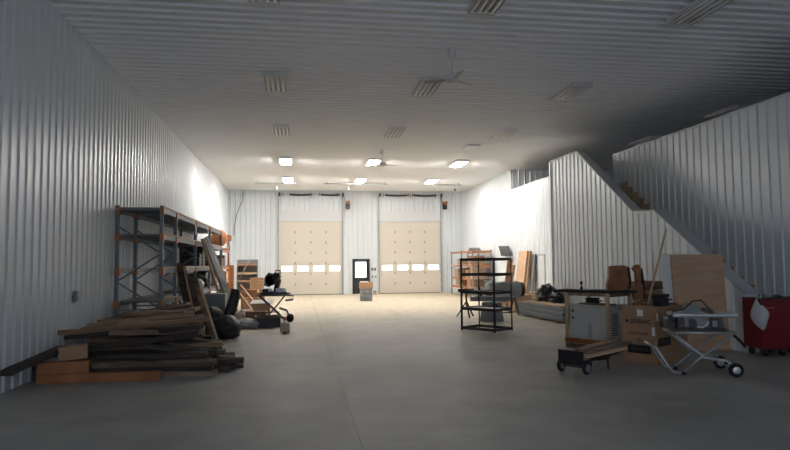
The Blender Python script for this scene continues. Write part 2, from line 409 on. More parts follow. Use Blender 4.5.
# door openers
for x, lab, box in ((2.75, 'orange and black door motor high on the wall between the overhead doors', True), (8.5, 'orange and black door motor high on the wall right of the right overhead door', False)):
    t = thing('door_opener', lab, 'door motor', (x, YB - .03, 5.15))
    MB().box(-.12, .12, -.2, 0, -.25, .18).build('motor_body', 'black', t, bev=.02)
    MB().lathe([(.05, -.2), (.10, -.22), (.10, -.36), (.06, -.38)], 16, (0.02, 0, .12), axis='y').build('motor_cover', 'rackorange', t)
    MB().tube([(-.1, -.08, .15), (-.22, -.08, .45), (-.22, -.12, .55)], .012).build('drive_chain', 'darkmetal', t)
    if box: MB().box(-.14, .12, -.12, 0, -.62, -.3).build('control_box', 'paper', t, bev=.01)
    else: MB().tube([(-.1, -.03, -.2), (-.14, -.03, -.75)], .01).build('conduit', 'galv', t)

# man door
def mandoor(n, x0, x1, z, horiz, matd, lab):
    r = bpy.data.objects.new('door_%d' % n, None); C.objects.link(r); struct(r, lab, 'door')
    return r
r = mandoor(3, *DM, True, 'black', 'black entry door with a tall bright window between the overhead doors')
r.location = (DM[0], YB, 0); w = DM[1] - DM[0]; h = DM[2]
m = MB(); m.box(0, .07, -.05, .2, 0, h); m.box(w - .07, w, -.05, .2, 0, h); m.box(.07, w - .07, -.05, .2, h - .07, h); m.build('door_frame', 'black', r)
m = MB(); a0, a1, b0, b1 = .17, w - .2, .95, 1.84
m.box(.075, a0, .02, .07, .01, h - .08); m.box(a1, w - .075, .02, .07, .01, h - .08); m.box(a0, a1, .02, .07, .01, b0); m.box(a0, a1, .02, .07, b1, h - .08)
m.build('door_leaf', 'black', r); MB().box(a0, a1, .04, .05, b0, b1).build('window_pane', 'day', r)
m = MB(); m.tube([(w - .12, .02, 1.0), (w - .12, -.05, 1.0), (w - .22, -.05, 1.0)], .015); m.build('door_handle', 'galv', r)
r = mandoor(4, 0, 0, 0, True, 'trim', 'white side door in the right wall behind the stacked sheets')
r.location = (XR, DR[0], 0); w = DR[1] - DR[0]; h = 2.05
m = MB(); m.box(-.04, .1, 0, .06, 0, h); m.box(-.04, .1, w - .06, w, 0, h); m.box(-.04, .1, .06, w - .06, h - .06, h); m.build('door_frame', 'cap', r)
m = MB(); m.box(-.02, .04, .065, w - .065, .01, h - .065)
for q in (.18, 1.0): m.box(-.028, -.02, .2, w - .2, q, q + .72)
m.build('door_leaf', 'trim', r, bev=.006)
m = MB(); m.tube([(-.02, w - .14, 1.0), (-.09, w - .14, 1.0), (-.09, w - .25, 1.0)], .015); m.build('door_handle', 'darkmetal', r)

# wall controls right of the black door
for i, (x, z, lab) in enumerate(((4.16, 1.42, 'small dark push button box, left one of the upper pair beside the black door'),
                                 (4.33, 1.42, 'small dark push button box, right one of the upper pair beside the black door'),
                                 (4.18, .98, 'small grey outlet, left one of the lower pair beside the black door'),
                                 (4.37, .98, 'small grey outlet, right one of the lower pair beside the black door'))):
    t = thing('wall_switch', lab, 'switch', (x, YB - .024, z), 0, 'switches beside the black door')
    MB().box(-.045, .045, -.05, 0, -.08, .08).build('switch_box', 'darkmetal' if i < 2 else 'galv', t, bev=.008)
    MB().box(-.015, .015, -.06, -.05, -.03, .03).build('button', 'black', t)
t = thing('wall_outlet', 'grey outlet box low on the left wall before the rack', 'outlet', (XL + .02, 12.05, 1.18))
MB().box(0, .06, -.06, .06, -.09, .09).build('outlet_box', 'greymetal', t, bev=.01)
MB().box(.06, .07, -.035, .035, -.06, .06).build('socket_plate', 'galv', t)
# cable on rear wall left
t = MB().tube([(-3.15, YB - .07, 5.95), (-3.17, YB - .07, 5.4), (-3.5, YB - .04, 4.6), (-3.62, YB - .04, 3.9), (-3.66, YB - .04, 3.4)], .018).build('cable', 'darkmetal')
tag(t, 'thin dark cable hanging down the end wall in the left corner', 'cable')

# ------------------------------------------------------------------ ceiling lights
def light_proto(lit):
    t = thing('ceiling_light', '', 'ceiling light')
    m = MB(); w, l = .25, .7
    m.box(-w, w, -l, l, -.035, 0); m.box(-w, -w + .012, -l, l, -.075, -.035); m.box(w - .012, w, -l, l, -.075, -.035)
    m.box(-w, w, -l, -l + .05, -.085, -.035); m.box(-w, w, l - .05, l, -.085, -.035)
    m.build('housing', 'housing', t)
    m = MB()
    for q in range(5): m.box(-.232 + q * .116 - .022, -.232 + q * .116 + .022, -l + .05, l - .05, -.05, -.036)
    m.build('reflector', 'louver' if not lit else 'housing', t)
    for q in range(4):
        x = -.174 + q * .116
        MB().tube([(x, -l + .06, -.085 if lit else -.07), (x, l - .06, -.085 if lit else -.07)], .022, 8).build('fluorescent_tube', 'tube' if lit else 'tubeoff', t, smooth=True)
    return t
LP = []
cols = [(-.56, 'left'), (3.02, 'middle'), (6.66, 'right')]
rows = [(9.35, False, 'at the near edge of the ceiling'), (14.6, False, 'in the second row from the viewer'), (19.85, False, 'in the row just before the lit ones'), (25.7, True, 'in the nearer of the two lit rows'), (31.25, True, 'in the lit row nearest the overhead doors')]
pl = light_proto(True); pu = light_proto(False); ul = uu = False
for y, lit, rl in rows:
    for x, cl in cols:
        if lit: o = pl if not ul else copy_tree(pl); ul = True
        else: o = pu if not uu else copy_tree(pu); uu = True
        o.location = (x, y, H - .034)
        o['label'] = ('glowing' if lit else 'unlit') + ' strip light on the ceiling, %s one %s' % (cl, rl); o['group'] = ('lit' if lit else 'unlit') + ' ceiling lights'
for (y, lab) in ((16.0, 'unlit ceiling light over the loft, showing above the wall top nearer the viewer'), (20.3, 'unlit ceiling light over the loft, farther one above the stair head')):
    o = copy_tree(pu); o.location = (12.0, y, H - .034); o['label'] = lab; o['group'] = 'unlit ceiling lights'
t = thing('access_hatch', 'pale square hatch in the ceiling between the unlit and lit lights on the right', 'hatch', (6.2, 22.1, H - .034))
MB().box(-.24, .24, -.4, .4, -.04, 0).build('hatch_frame', 'housing', t); MB().box(-.2, .2, -.36, .36, -.05, -.04).build('hatch_panel', 'trim', t)

# ceiling fans
def fan(x, y, drop, lab, a0):
    t = thing('ceiling_fan', lab, 'ceiling fan', (x, y, H - .02))
    MB().lathe([(.05, 0), (.08, -.02), (.085, -.16), (.05, -.2)], 18).build('canopy', 'fan', t, smooth=True)
    MB().tube([(0, 0, -.15), (0, 0, -drop)], .016).build('down_rod', 'fan', t)
    MB().lathe([(.03, -drop + .06), (.12, -drop), (.14, -drop - .06), (.10, -drop - .12), (.04, -drop - .14)], 20).build('motor_housing', 'fan', t, smooth=True)
    for k in range(3):
        a = a0 + k * 2 * PI / 3
        mm = Matrix.Rotation(a, 4, 'Z') @ Matrix.Translation((0, 0, -drop - .07)) @ Matrix.Rotation(rad(14), 4, 'X')
        m = MB(); pr = [(.1, -.03), (.2, -.05), (.53, -.06), (.58, -.04), (.58, .04), (.53, .06), (.2, .05), (.1, .03)]
        n = len(pr); m.add([mm @ Vector((p, q, z)) for z in (-.006, .006) for p, q in pr], [(i, (i + 1) % n, n + (i + 1) % n, n + i) for i in range(n)] + [tuple(range(n))[::-1], tuple(range(n, 2 * n))])
        m.build('blade', 'fanblade', t)
fan(3.0, 12.0, .56, 'three-bladed ceiling fan on a rod, nearer and larger one', rad(35))
fan(3.06, 23.1, .5, 'small distant ceiling fan beside the lit middle light', rad(20))

# ------------------------------------------------------------------ racks
def frame_mb(m, x0, x1, y, h, brace=True, s=.075):
    m.box(x0, x0 + s, y - s / 2, y + s / 2, 0, h); m.box(x1 - s, x1, y - s / 2, y + s / 2, 0, h)
    m.box(x0 - .02, x0 + s + .02, y - .07, y + .07, 0, .01); m.box(x1 - s - .02, x1 + .02, y - .07, y + .07, 0, .01)
    if brace:
        z = .2; k = 0
        while z + .6 < h:
            a, b = (x0 + s, x1 - s) if k % 2 == 0 else (x1 - s, x0 + s)
            m.bar((a, y, z), (b, y, z + .55), .035, .035)
            z += .6; k += 1
        for zz in (.18, .75, h - .1): m.box(x0 + s, x1 - s, y - .018, y + .018, zz, zz + .035)
rk = thing('pallet_rack', 'tall blue-grey pallet rack with orange clips along the left wall', 'shelving', (0, 0, 0))
rx0, rx1 = -3.92, -2.93
FY = [14.3, 15.85, 18.75, 21.65, 24.75]
LV = [.95, 1.66, 2.4, 2.98]
for y in FY:
    m = MB(); frame_mb(m, rx0, rx1, y, 3.02); m.build('upright_frame', 'rackblue', rk)
for a, b in zip(FY, FY[1:]):
    for z in LV:
        for xx in (rx0 + .01, rx1 - .055):
            bm_ = MB().box(xx, xx + .045, a + .04, b - .04, z - .11, z - .0).build('beam', 'rackblue', rk)
            for c0, c1 in ((a - .045, a + .10), (b - .10, b + .0)): 
                xq = xx + .05 if xx > -3.2 else xx + .07
                MB().box(xx - .012, xq + .02, c0, c1, z - .15, z + .012).build('beam_clip', 'rackorange', bm_)
    for z in LV[(0 if a < 15 else 1):]:
        if z == 1.66 and a < 18: 
            MB().box(rx1 - .07, rx1 + .01, a + .05, b - .05, z, z + .03).build('edge_board', 'chip', rk); continue
        MB().box(rx0 + .05, rx1 - .08, a + .05, b - .05, z - .03, z + .004).build('deck', 'deckgrey', rk)
        MB().box(rx1 - .07, rx1 + .01, a + .05, b - .05, z + .003, z + .035).build('edge_board', 'chip', rk)
rk2 = thing('pallet_rack', 'shorter orange-trimmed rack beyond the tall rack on the left wall', 'shelving', (0, 0, 0))
for y in (25.0, 27.4):
    m = MB(); frame_mb(m, rx0, rx1, y, 2.36, brace=False); m.build('upright_frame', 'rackblue' if y < 26 else 'rackorange', rk2)
for z in (.55, 1.1, 1.66, 2.33):
    for xx in (rx0 + .01, rx1 - .055): MB().box(xx, xx + .045, 25.04, 27.36, z - .1, z).build('beam', 'rackorange', rk2)
    MB().box(rx0 + .06, rx1 - .06, 25.05, 27.35, z, z + .02).build('deck', 'deckgrey', rk2)
# wire mesh offcuts hooked on top
for i, (y, lab) in enumerate(((18.2, 'pale plastic strip hanging from the top rack shelf, nearer one'), (20.6, 'pale plastic strip hanging from the top rack shelf, farther one'))):
    o = MB(); n = 6
    for j in range(n):
        a = j / n
        o.box(rx1 + .015 + .05 * math.sin(a * 3), rx1 + .02 + .05 * math.sin(a * 3), y - .04 + a * .05, y + .04 + a * .05, 2.98 - (j + 1) * .07, 2.98 - j * .07)
    tag(o.build('plastic_strip', 'bag'), lab, 'plastic strip')

def carton(name, lab, x, y, z, sx, sy, sz, rz=0, mt='card', group=None, tape=True, cat='box'):
    t = thing(name, lab, cat, (x, y, z), rz, group)
    MB().box(-sx / 2, sx / 2, -sy / 2, sy / 2, 0, sz).build('carton_body', mt, t, bev=.006)
    if tape: MB().box(-sx / 2 - .001, sx / 2 + .001, -.03, .03, sz - .08, sz + .0015).build('tape', 'card2' if mt == 'card' else 'card', t)
    return t
def crate(name, lab, x, y, z, sx, sy, sz, mt, rz=0, cat='case', group=None):
    t = thing(name, lab, cat, (x, y, z), rz, group)
    MB().box(-sx / 2, sx / 2, -sy / 2, sy / 2, 0, sz * .68).build('case_body', mt, t, bev=.02)
    MB().box(-sx / 2 - .01, sx / 2 + .01, -sy / 2 - .01, sy / 2 + .01, sz * .7, sz).build('case_lid', mt, t, bev=.025)
    MB().tube([(-.1, -sy / 2 - .01, sz * .5), (-.1, -sy / 2 - .05, sz * .55), (.1, -sy / 2 - .05, sz * .55), (.1, -sy / 2 - .01, sz * .5)], .012).build('handle', 'rubber', t)
    return t
# things on the rack (distant, small)
crate('tool_case', 'black tool case on the rack shelf, nearer one below the top beam', -3.3, 20.2, 1.70, .55, .5, .38, 'blackplastic')
crate('tool_case', 'tall black tool case on the rack shelf, behind the nearer one', -3.35, 21.1, 1.70, .6, .55, .62, 'blackplastic')
crate('tool_case', 'dark case on the rack shelf farthest along the tall rack', -3.3, 22.6, 1.70, .55, .6, .5, 'blackplastic')
crate('tool_case', 'dark grey case on the rack behind the leaning pipes', -3.3, 23.8, 1.70, .5, .55, .45, 'darkmetal')
lump('sack', 'whitebag', None, (0, 0, .12), (.28, .3, .2), 3, loc=(-3.25, 20.6, 0.985)); tag(bpy.data.objects['sack'], 'off-white sack lying on the lower rack shelf', 'sack')
MB().box(rx0 + .05, rx1 - .08, 18.8, 24.7, .92, .985).build('lower_deck', 'deckgrey', rk)
lump('black_bundle', 'blackplastic', None, (0, 0, .2), (.38, .6, .34), 5, loc=(-3.35, 22.1, 0.985)); tag(bpy.data.objects['black_bundle'], 'black bundle heaped on the lower rack shelf behind the leaning pipes', 'bundle')
carton('cardboard_box', 'brown box on the lower rack shelf near the leaning pipes', -3.3, 23.9, .985, .6, .6, .4)
carton('cardboard_box', 'orange-brown box on the middle shelf of the shorter rack', -3.3, 25.6, 1.68, .6, .6, .3, mt='card')
carton('cardboard_box', 'pale box on a shelf of the shorter rack near its end post', -3.25, 26.9, 1.12, .6, .6, .35, mt='card2')
crate('tool_case', 'dark case on the shorter rack beside the pale box', -3.3, 25.9, 1.12, .6, .6, .4, 'darkmetal')
crate('tool_case', 'dark case on the upper shelf of the shorter rack', -3.3, 26.7, 1.68, .5, .5, .45, 'blackplastic')
# orange cement mixer shaped load on top of short rack
t = thing('concrete_mixer', 'round orange machine on top of the shorter rack', 'mixer', (-3.2, 26.3, 2.35))
MB().lathe([(.10, -.42), (.30, -.30), (.34, 0), (.25, .25), (.16, .36), (.13, .34), (.2, .22)], 20, (0, 0, .5), axis='y', m=Matrix.Translation((0, 0, .0)) @ Matrix.Rotation(rad(20), 4, 'X')).build('drum', 'rackorange', t, smooth=True)
m = MB(); m.tube([(-.35, -.4, 0.02), (-.32, 0, .5), (-.35, .4, 0.02)], .025); m.tube([(.35, -.4, 0.02), (.32, 0, .5), (.35, .4, 0.02)], .025); m.box(-.37, .37, -.43, -.38, 0, .04); m.box(-.37, .37, .38, .43, 0, .04)
m.build('stand', 'rackorange', t)
MB().lathe([(.14, 0), (.16, .03), (.16, .22), (.1, .26)], 16, (.30, .1, .35)).build('motor_cover', 'rackorange', t)

# leaning grey pipes
def lean(name, p, q, w, h, mt, lab, cat, group=None, up=(0, 0, 1)):
    p = Vector(p); q = Vector(q)
    d = q - p; L = d.length
    m = MB(); m.bar((0, 0, 0), d, w, h, up)
    o = m.build(name, mt, bev=.004); o.location = p; return tag(o, lab, cat, group)
for i in range(5):
    p = Vector((-2.0 + .03 * i, 20.2 + .10 * i, .04)); q = Vector((-2.86 + .004 * i, 19.5 + .2 * i, 2.50 + .03 * i))
    o = MB().tube([(0, 0, 0), q - p], .045, 12).build('pipe', 'galv' if i % 2 else 'greymetal', smooth=True); o.location = p
    tag(o, 'long grey pipe leaning against the tall rack in a bundle', 'pipe', 'grey pipes leaning on the rack')
lean('board', (-2.15, 19.7, .03), (-2.86, 19.3, 2.5), .12, .04, 'tanwood', 'tan board leaning beside the grey pipes on the rack', 'board')
# orange rack upright leaning at the far end
t = thing('rack_upright', 'orange punched rack upright standing at the end of the racks', 'rack post', (-2.98, 28.2, 0.0), rad(10))
m = MB(); m.box(-.16, .16, -.05, 0, 0, 1.72); m.build('post', 'rackorange', t, bev=.01)
m = MB()
for q in range(11):
    for s in (-.07, .07): m.lathe([(.025, -.056), (.025, -.049)], 8, (s, 0, .15 + q * .14), axis='y')
m.build('punched_holes', 'black', t)
lean('rack_beam', (-1.55, 22.4, .05), (-2.3, 24.2, .80), .07, .05, 'rackorange', 'orange beam leaning low behind the white sack, nearer one', 'beam')
lean('rack_beam', (-1.35, 23.3, .05), (-2.25, 25.0, .95), .07, .05, 'rackorange', 'orange beam leaning low behind the white sack, farther one', 'beam')

# grey bin behind the leaning boards
t = thing('metal_cabinet', 'low grey metal cabinet behind the leaning dark boards', 'cabinet', (-2.45, 18.3, 0))
MB().box(-.42, .42, -.3, .3, .04, .92).build('cabinet_body', 'greymetal', t, bev=.01)
MB().box(-.38, .38, -.315, -.302, .1, .66).build('door', 'greymetal', t); MB().box(-.38, .38, -.315, -.302, .69, .88).build('drawer', 'greymetal', t)
MB().box(-.42, .42, -.28, .28, 0, .04).build('plinth', 'black', t)

# white/cardboard small things at the floor near the saw
lump('sack', 'whitebag', None, (0, 0, .14), (.28, .25, .22), 8, loc=(-1.72, 19.6, 0)); tag(bpy.data.objects['sack.001'], 'small white sack on the floor right of the black bags', 'sack')
lump('sack', 'galv', None, (0, 0, .1), (.33, .22, .16), 9, loc=(-1.45, 17.6, 0)); tag(bpy.data.objects['sack.002'], 'low blue-grey sack on the floor before the white sack', 'sack')
t = thing('tool_box', 'open black tool tray with a wooden rim on the floor under the saw', 'tool box', (-.86, 17.95, 0), rad(6))
m = MB(); m.box(-.32, .32, -.25, .25, 0, .02); m.box(-.32, -.3, -.25, .25, .02, .27); m.box(.3, .32, -.25, .25, .02, .27); m.box(-.3, .3, -.25, -.23, .02, .27); m.box(-.3, .3, .23, .25, .02, .27); m.build('tray', 'black', t)
m = MB(); m.box(-.35, .35, -.28, -.24, .26, .30); m.box(-.35, .35, .24, .28, .26, .30); m.box(-.35, -.31, -.24, .24, .26, .30); m.box(.31, .35, -.24, .24, .26, .30); m.build('rim', 'midwood', t)
m = MB(); m.tube([(-.3, 0, .2), (-.3, 0, .4), (.3, 0, .4), (.3, 0, .2)], .015); m.build('handle', 'midwood', t)
carton('cardboard_box', 'brown cardboard box on the floor behind the black tool tray', -1.22, 18.75, 0, .58, .4, .38, rad(-6))
t = thing('jug', 'cream plastic jug with a dark red cap lying on the floor by the saw wheels', 'jug', (-.36, 16.3, 0), rad(15))
MB().box(-.11, .11, -.09, .09, 0, .26).build('jug_body', 'jug', t, bev=.03)
MB().lathe([(.03, .25), (.03, .33)], 12).build('neck', 'jug', t); MB().lathe([(.04, .31), (.04, .35)], 12).build('cap', 'redcap', t)
t = tag(MB().lathe([(.04, 0), (.045, .01), (.045, .05), (.035, .06)], 14).build('bottle_cap', 'redcap', loc=(-.36, 15.95, 0)), 'dark red cap lying on the floor in front of the cream jug', 'cap')

# black rolled and bagged stuff
o = MB(); p0 = Vector((0, 0, .12)); p1 = Vector((.36, .12, 1.10))
n = 10; pts = [p0.lerp(p1, i / n) + Vector((.07 * math.sin(i / n * PI), 0, 0)) for i in range(n + 1)]
rr = [.11 + .03 * math.sin(i / n * PI) for i in range(n + 1)]
for i in range(n + 1): pass
o.tube(pts, rr, 14); o = o.build('rolled_mat', 'blackplastic', smooth=True, bev=.01); o.location = (-1.95, 16.3, .0)
tag(o, 'thick black roll leaning upright over the black bags', 'roll')
for i, (x, y, r, lab) in enumerate(((-2.15, 16.0, (.36, .36, .42), 'round black bag behind, left of the thick black roll'), (-1.72, 15.3, (.36, .33, .32), 'round black bag in front, at the foot of the thick black roll'))):
    o = lump('black_bag', 'blackplastic', None, (0, 0, r[2] * .62), r, 20 + i, amp=.18, fr=2.6, loc=(x, y, 0.01)); tag(o, lab, 'bag')

# leaning dark planks by the lumber heap
LB = [((-2.34, 14.95, .02), (-2.86, 15.95, 1.76), .20, .06, 'darkwood', 'tallest dark plank leaning on the rack, with a pale edge strip'),
      ((-2.20, 14.9, .02), (-2.68, 15.75, 1.50), .18, .05, 'darkwood', 'dark plank leaning second beside the tallest one'),
      ((-2.05, 14.85, .02), (-2.52, 15.6, 1.40), .22, .06, 'darkwood', 'wide dark slab leaning in the middle of the leaning planks'),
      ((-1.93, 14.75, .02), (-2.38, 15.4, 1.22), .12, .05, 'midwood', 'brown plank leaning rightmost of the leaning planks')]
for p, q, w, h, mt, lab in LB:
    lean('plank', p, q, w, h, mt, lab, 'plank')
lean('lath', (-2.22, 14.75, .02), (-2.74, 15.72, 1.68), .04, .03, 'tanwood', 'thin pale lath resting against the tallest dark plank', 'lath')
lean('lath', (-1.80, 14.6, .02), (-2.28, 15.25, 1.20), .06, .03, 'tanwood', 'thin pale lath resting against the brown leaning plank', 'lath')

# ------------------------------------------------------------------ lumber heap
def slab_mesh(name, L, w, h, mt, seed):
    rnd = random.Random(seed); m = MB(); n = 9; vs = []
    for i in range(n):
        x = -L / 2 + L * i / (n - 1); a = w / 2 * (1 + rnd.uniform(-.16, .12)); b = w / 2 * (1 + rnd.uniform(-.16, .12)); wob = rnd.uniform(-.008, .008)
        vs += [(x, -a, wob), (x, b, wob), (x, b * .93, h + wob), (x, -a * .93, h + wob)]
    fs = []
    for i in range(n - 1):
        for j in range(4): fs.append((i * 4 + j, i * 4 + (j + 1) % 4, (i + 1) * 4 + (j + 1) % 4, (i + 1) * 4 + j))
    fs += [(0, 1, 2, 3), tuple((n - 1) * 4 + j for j in (3, 2, 1, 0))]
    m.add(vs, fs); return m.build(name, mt, bev=.006)
protos = []
for i in range(6): protos.append(slab_mesh('lumber_board', 2.5, .30, .075, ('darkwood', 'darkwood', 'midwood', 'darkwood', 'brownwood', 'darkwood')[i], 40 + i))
used = set()
def board(x, y, z, L=1.0, rz=0, ry=0, rx=0, kind=None, w=1.0, lab=None):
    i = random.choice((0, 1, 3, 5, 2)) if kind is None else kind
    o = protos[i] if i not in used else protos[i].copy()
    if i in used: C.objects.link(o)
    used.add(i); x = max(x, -3.9 + abs(math.cos(rz)) * L * 1.25 + .03) if abs(rz) < 1 else x; o.location = (x, y, z); o.rotation_euler = (rx, ry, rz); o.scale = (L, w, 1)
    tag(o, lab or ('rough board stacked in the dark lumber heap by the left wall' if i not in (2, 4) else 'brown board stacked in the lumber heap by the left wall'), 'board', 'boards in the lumber heap' if not lab else None)
    if lab and 'group' in o: del o['group']
    return o
y = 10.42; r = 0
while y < 14.05:
    f = (y - 10.4) / 4.6
    hN = .20 + .34 * min(1, (y - 10.4) / 1.6) + .22 * max(0, f - .3)
    z = 0.0; lay = 0
    while z < hN - .03:
        Lx = 2.72 - .30 * lay / 4 + random.uniform(-.25, .1) - (1.25 * f)
        cx = -3.88 + Lx / 2 + random.uniform(0, .12) + .05 * lay
        kd = None
        top = z > hN - .16
        if f > .2 and top: kd = random.choice((4, 2, 4, 2, 4))
        elif f > .2 and z > .3: kd = random.choice((2, 4, 0, 1))
        board(cx, y + random.uniform(-.02, .02), z, Lx / 2.5, random.uniform(-.035, .035) - .03, 0, 0, kd)
        z += .078; lay += 1
    y += .315; r += 1
# loose boards sliding across the top, rising to the right
TB = [(-3.05, 10.75, .42, .9, .16, -.10, 0), (-2.95, 11.3, .56, .9, -.12, -.06, 1), (-2.95, 11.7, .62, .9, .12, -.08, 4), (-2.9, 12.1, .64, .85, -.10, -.09, 2), (-3.0, 12.6, .66, .75, .14, -.10, 4), (-2.95, 13.1, .70, .75, -.08, -.12, 4), (-3.05, 13.5, .72, .66, .10, -.15, 2),
      (-3.05, 13.95, .74, .60, -.1, -.18, 4), (-2.55, 14.5, .70, .30, .06, -.1, 4), (-2.0, 11.0, .30, .6, .2, .14, 1), (-2.1, 11.6, .40, .55, -.15, .16, 3), (-2.45, 12.2, .46, .5, .1, .2, 0), (-2.5, 11.2, .56, .5, .3, .05, 2), (-2.75, 12.9, .76, .5, -.25, -.02, 4), (-2.6, 11.8, .64, .45, -.3, .06, 4)]
for x, yy, z, L, rz, ry, kd in TB: board(x, yy, z, L, rz, ry, 0, kd)
board(-3.73, 9.80, .34, .48, rad(76), rad(-8), 0, 0, w=.6, lab='dark slab tip jutting out of the heap towards the left wall')
board(-3.0, 11.35, .66, .95, rad(18), rad(-3), 0, 4, w=.5, lab='pale brown board lying along the top of the heap beside the wall')
# low dark slabs spilling right
for i, (x, yy, z, L, rz) in enumerate(((-1.75, 10.55, 0.0, .5, .1), (-1.6, 10.95, .0, .45, -.12), (-1.65, 10.8, .085, .5, .22), (-1.6, 11.5, .0, .5, .05), (-1.7, 11.35, .085, .45, -.1), (-1.75, 12.1, 0, .45, .1), (-1.95, 12.8, 0, .4, -.15), (-1.9, 12.45, .085, .35, .2), (-2.2, 13.4, 0, .35, .1), (-2.45, 14.45, 0, .3, .1), (-2.45, 14.5, .08, .3, -.1), (-2.45, 14.45, .16, .3, .06), (-2.5, 14.5, .24, .3, -.1), (-2.45, 14.5, .32, .3, .1), (-2.5, 14.5, .4, .3, 0), (-2.45, 14.5, .48, .3, -.08), (-2.5, 14.5, .56, .3, .1))):
    board(x, yy, z, L, rz, 0, 0, (0, 3, 1, 5, 2)[i % 5])
o = MB().box(-.20, .20, -.12, .12, 0, .20).build('timber', 'card', bev=.01); o.location = (-3.40, 10.32, .305); o.rotation_euler = (0, rad(-4), rad(14)); tag(o, 'brown block end showing in the left front of the heap', 'timber')
# orange timbers on the front edge
def timber(x0, x1, y, z, w, h, mt, lab, rz=0):
    o = MB().box(0, x1 - x0, -w / 2, w / 2, 0, h).build('timber', mt, bev=.006); o.location = (x0, y, z); o.rotation_euler = (0, 0, rz); return tag(o, lab, 'timber')
timber(-3.80, -2.05, 10.06, 0, .14, .13, 'orangefaded', 'long orange-brown timber lying on the floor along the front of the heap', rad(-2))
timber(-3.80, -3.1, 10.06, .132, .16, .17, 'orangefaded', 'short orange-brown timber block on top of the long one at the heap corner', rad(6))
timber(-3.95, -3.77, 10.3, .0, .18, .26, 'bark', 'dark block standing at the wall end of the heap')
timber(-1.9, -1.25, 10.4, 0, .12, .05, 'midwood', 'short brown board on the floor at the right front of the heap', rad(12))
tag(slab_mesh('offcut', .35, .1, .05, 'darkwood', 99), 'small dark offcut on the floor at the right tip of the heap', 'offcut').location = (-1.1, 10.9, 0)

# ------------------------------------------------------------------ far left corner: shelf, crate
t = thing('storage_shelf', 'grey shelf unit with wooden shelves against the end wall', 'shelf', (-2.62, 33.0, 0))
m = MB(); m.box(-.52, -.49, -.25, .25, 0, 2.0); m.box(.49, .52, -.25, .25, 0, 2.0); m.box(-.49, .49, .22, .25, 0, 2.0); m.build('shelf_frame', 'greymetal', t)
for z in (.3, .85, 1.25, 1.7): MB().box(-.49, .49, -.27, .21, z, z + .10).build('shelf_board', 'card' if z != 1.25 else 'chip', t)
lean('lath', (-3.1, 32.62, .9), (-2.45, 32.66, 2.02), .12, .03, 'chip', 'pale strip leaning diagonally across the grey shelf unit', 'lath')
carton('cardboard_box', 'brown box stacked under the slatted crate near the grey shelf unit', -1.98, 29.8, 0, .8, .6, .55)
t = thing('slatted_crate', 'orange-brown wooden crate on a box between the grey shelf and the saw', 'crate', (-1.93, 29.8, .56))
MB().box(-.31, .31, -.25, .25, 0, .03).build('crate_base', 'midwood', t)
for z in (.03, .17, .31, .45): 
    MB().box(-.31, .31, -.27, -.25, z, z + .12).build('slat', 'card', t); MB().box(-.31, .31, .25, .27, z, z + .12).build('slat', 'card', t)
for x in (-.31, .29): MB().box(x, x + .02, -.25, .25, .0, .57).build('crate_end', 'chip', t)
carton('cardboard_box', 'low brown box on the floor left of the saw stand', -1.9, 25.5, 0, .7, .6, .45, rad(10), mt='card2')
carton('cardboard_box', 'small orange-brown box on top of the low brown box', -1.85, 25.5, .455, .5, .4, .3, rad(-8))

# ------------------------------------------------------------------ mitre saw on stand
t = thing('saw_stand', 'grey folding mitre saw stand with wheels near the left overhead door', 'stand', (-.80, 19.35, 0))
m = MB(); m.tube([(-.42, -.2, .80), (.45, -.2, .80)], .022); m.tube([(-.42, .2, .80), (.45, .2, .80)], .022); m.tube([(-.42, -.2, .8), (-.42, .2, .8)], .022)
m.tube([(.45, -.2, .8), (.62, -.2, .78), (.60, -.2, .66), (.38, -.2, .64)], .02); m.tube([(.45, .2, .8), (.62, .2, .78), (.60, .2, .66), (.38, .2, .64)], .02); m.build('top_frame', 'darkmetal', t, smooth=True)
for s in (-.2, .2):
    m = MB(); m.tube([(-.38, s, .78), (.05, s, .38), (.3, s, .12), (.46, s, .10)], .02); m.build('cross_arm', 'darkmetal', t, smooth=True)
    m = MB(); m.tube([(.36, s, .78), (.05, s, .40), (-.28, s, .02), (-.34, s, .02)], .02); m.build('cross_arm', 'darkmetal', t, smooth=True)
    m = MB(); m.tube([(.2, s, .42), (.42, s, .34), (.52, s, .12)], .02); m.build('wheel_arm', 'darkmetal', t, smooth=True)
    MB().lathe([(.04, -.025), (.10, -.025), (.115, 0), (.10, .025), (.04, .025)], 20, (.52, s, .115), axis='y').build('wheel', 'rubber', t, smooth=True)
MB().tube([(.52, -.2, .115), (.52, .2, .115)], .012).build('axle', 'galv', t)
t = thing('mitre_saw', 'black mitre saw with raised head standing on the folding stand', 'saw', (-.76, 19.35, .825))
MB().lathe([(.20, 0), (.22, .02), (.22, .07), (.18, .09)], 24, (0, 0, 0)).build('turntable', 'darkmetal', t)
MB().box(-.38, .38, -.12, .12, 0, .07).build('base', 'black', t, bev=.01)
MB().box(-.36, -.05, .06, .10, .07, .18).box(.05, .36, .06, .10, .07, .18).build('fence', 'galv', t)
m = MB(); m.bar((.05, .15, .05), (.14, .12, .46), .13, .14); m.build('swing_arm', 'black', t, bev=.01)
MB().lathe([(.0, -.02), (.15, -.02), (.16, 0), (.15, .02), (0.0, .02)], 24, (-.10, .02, .42), axis='y').build('blade_guard', 'blackplastic', t)
MB().lathe([(.08, 0), (.10, .03), (.10, .22), (.07, .26)], 16, (.02, .06, .40), axis='y').build('motor', 'black', t)
m = MB(); m.bar((-.02, .02, .45), (.16, -.02, .62), .11, .12); m.build('motor_head', 'black', t, bev=.015)
m = MB(); m.tube([(.05, 0, .62), (.05, 0, .72), (.18, 0, .72), (.18, 0, .60)], .022); m.build('handle', 'black', t, smooth=True)
MB().box(-.34, -.16, -.1, .04, .07, .17).build('side_block', 'blackplastic', t, bev=.015)
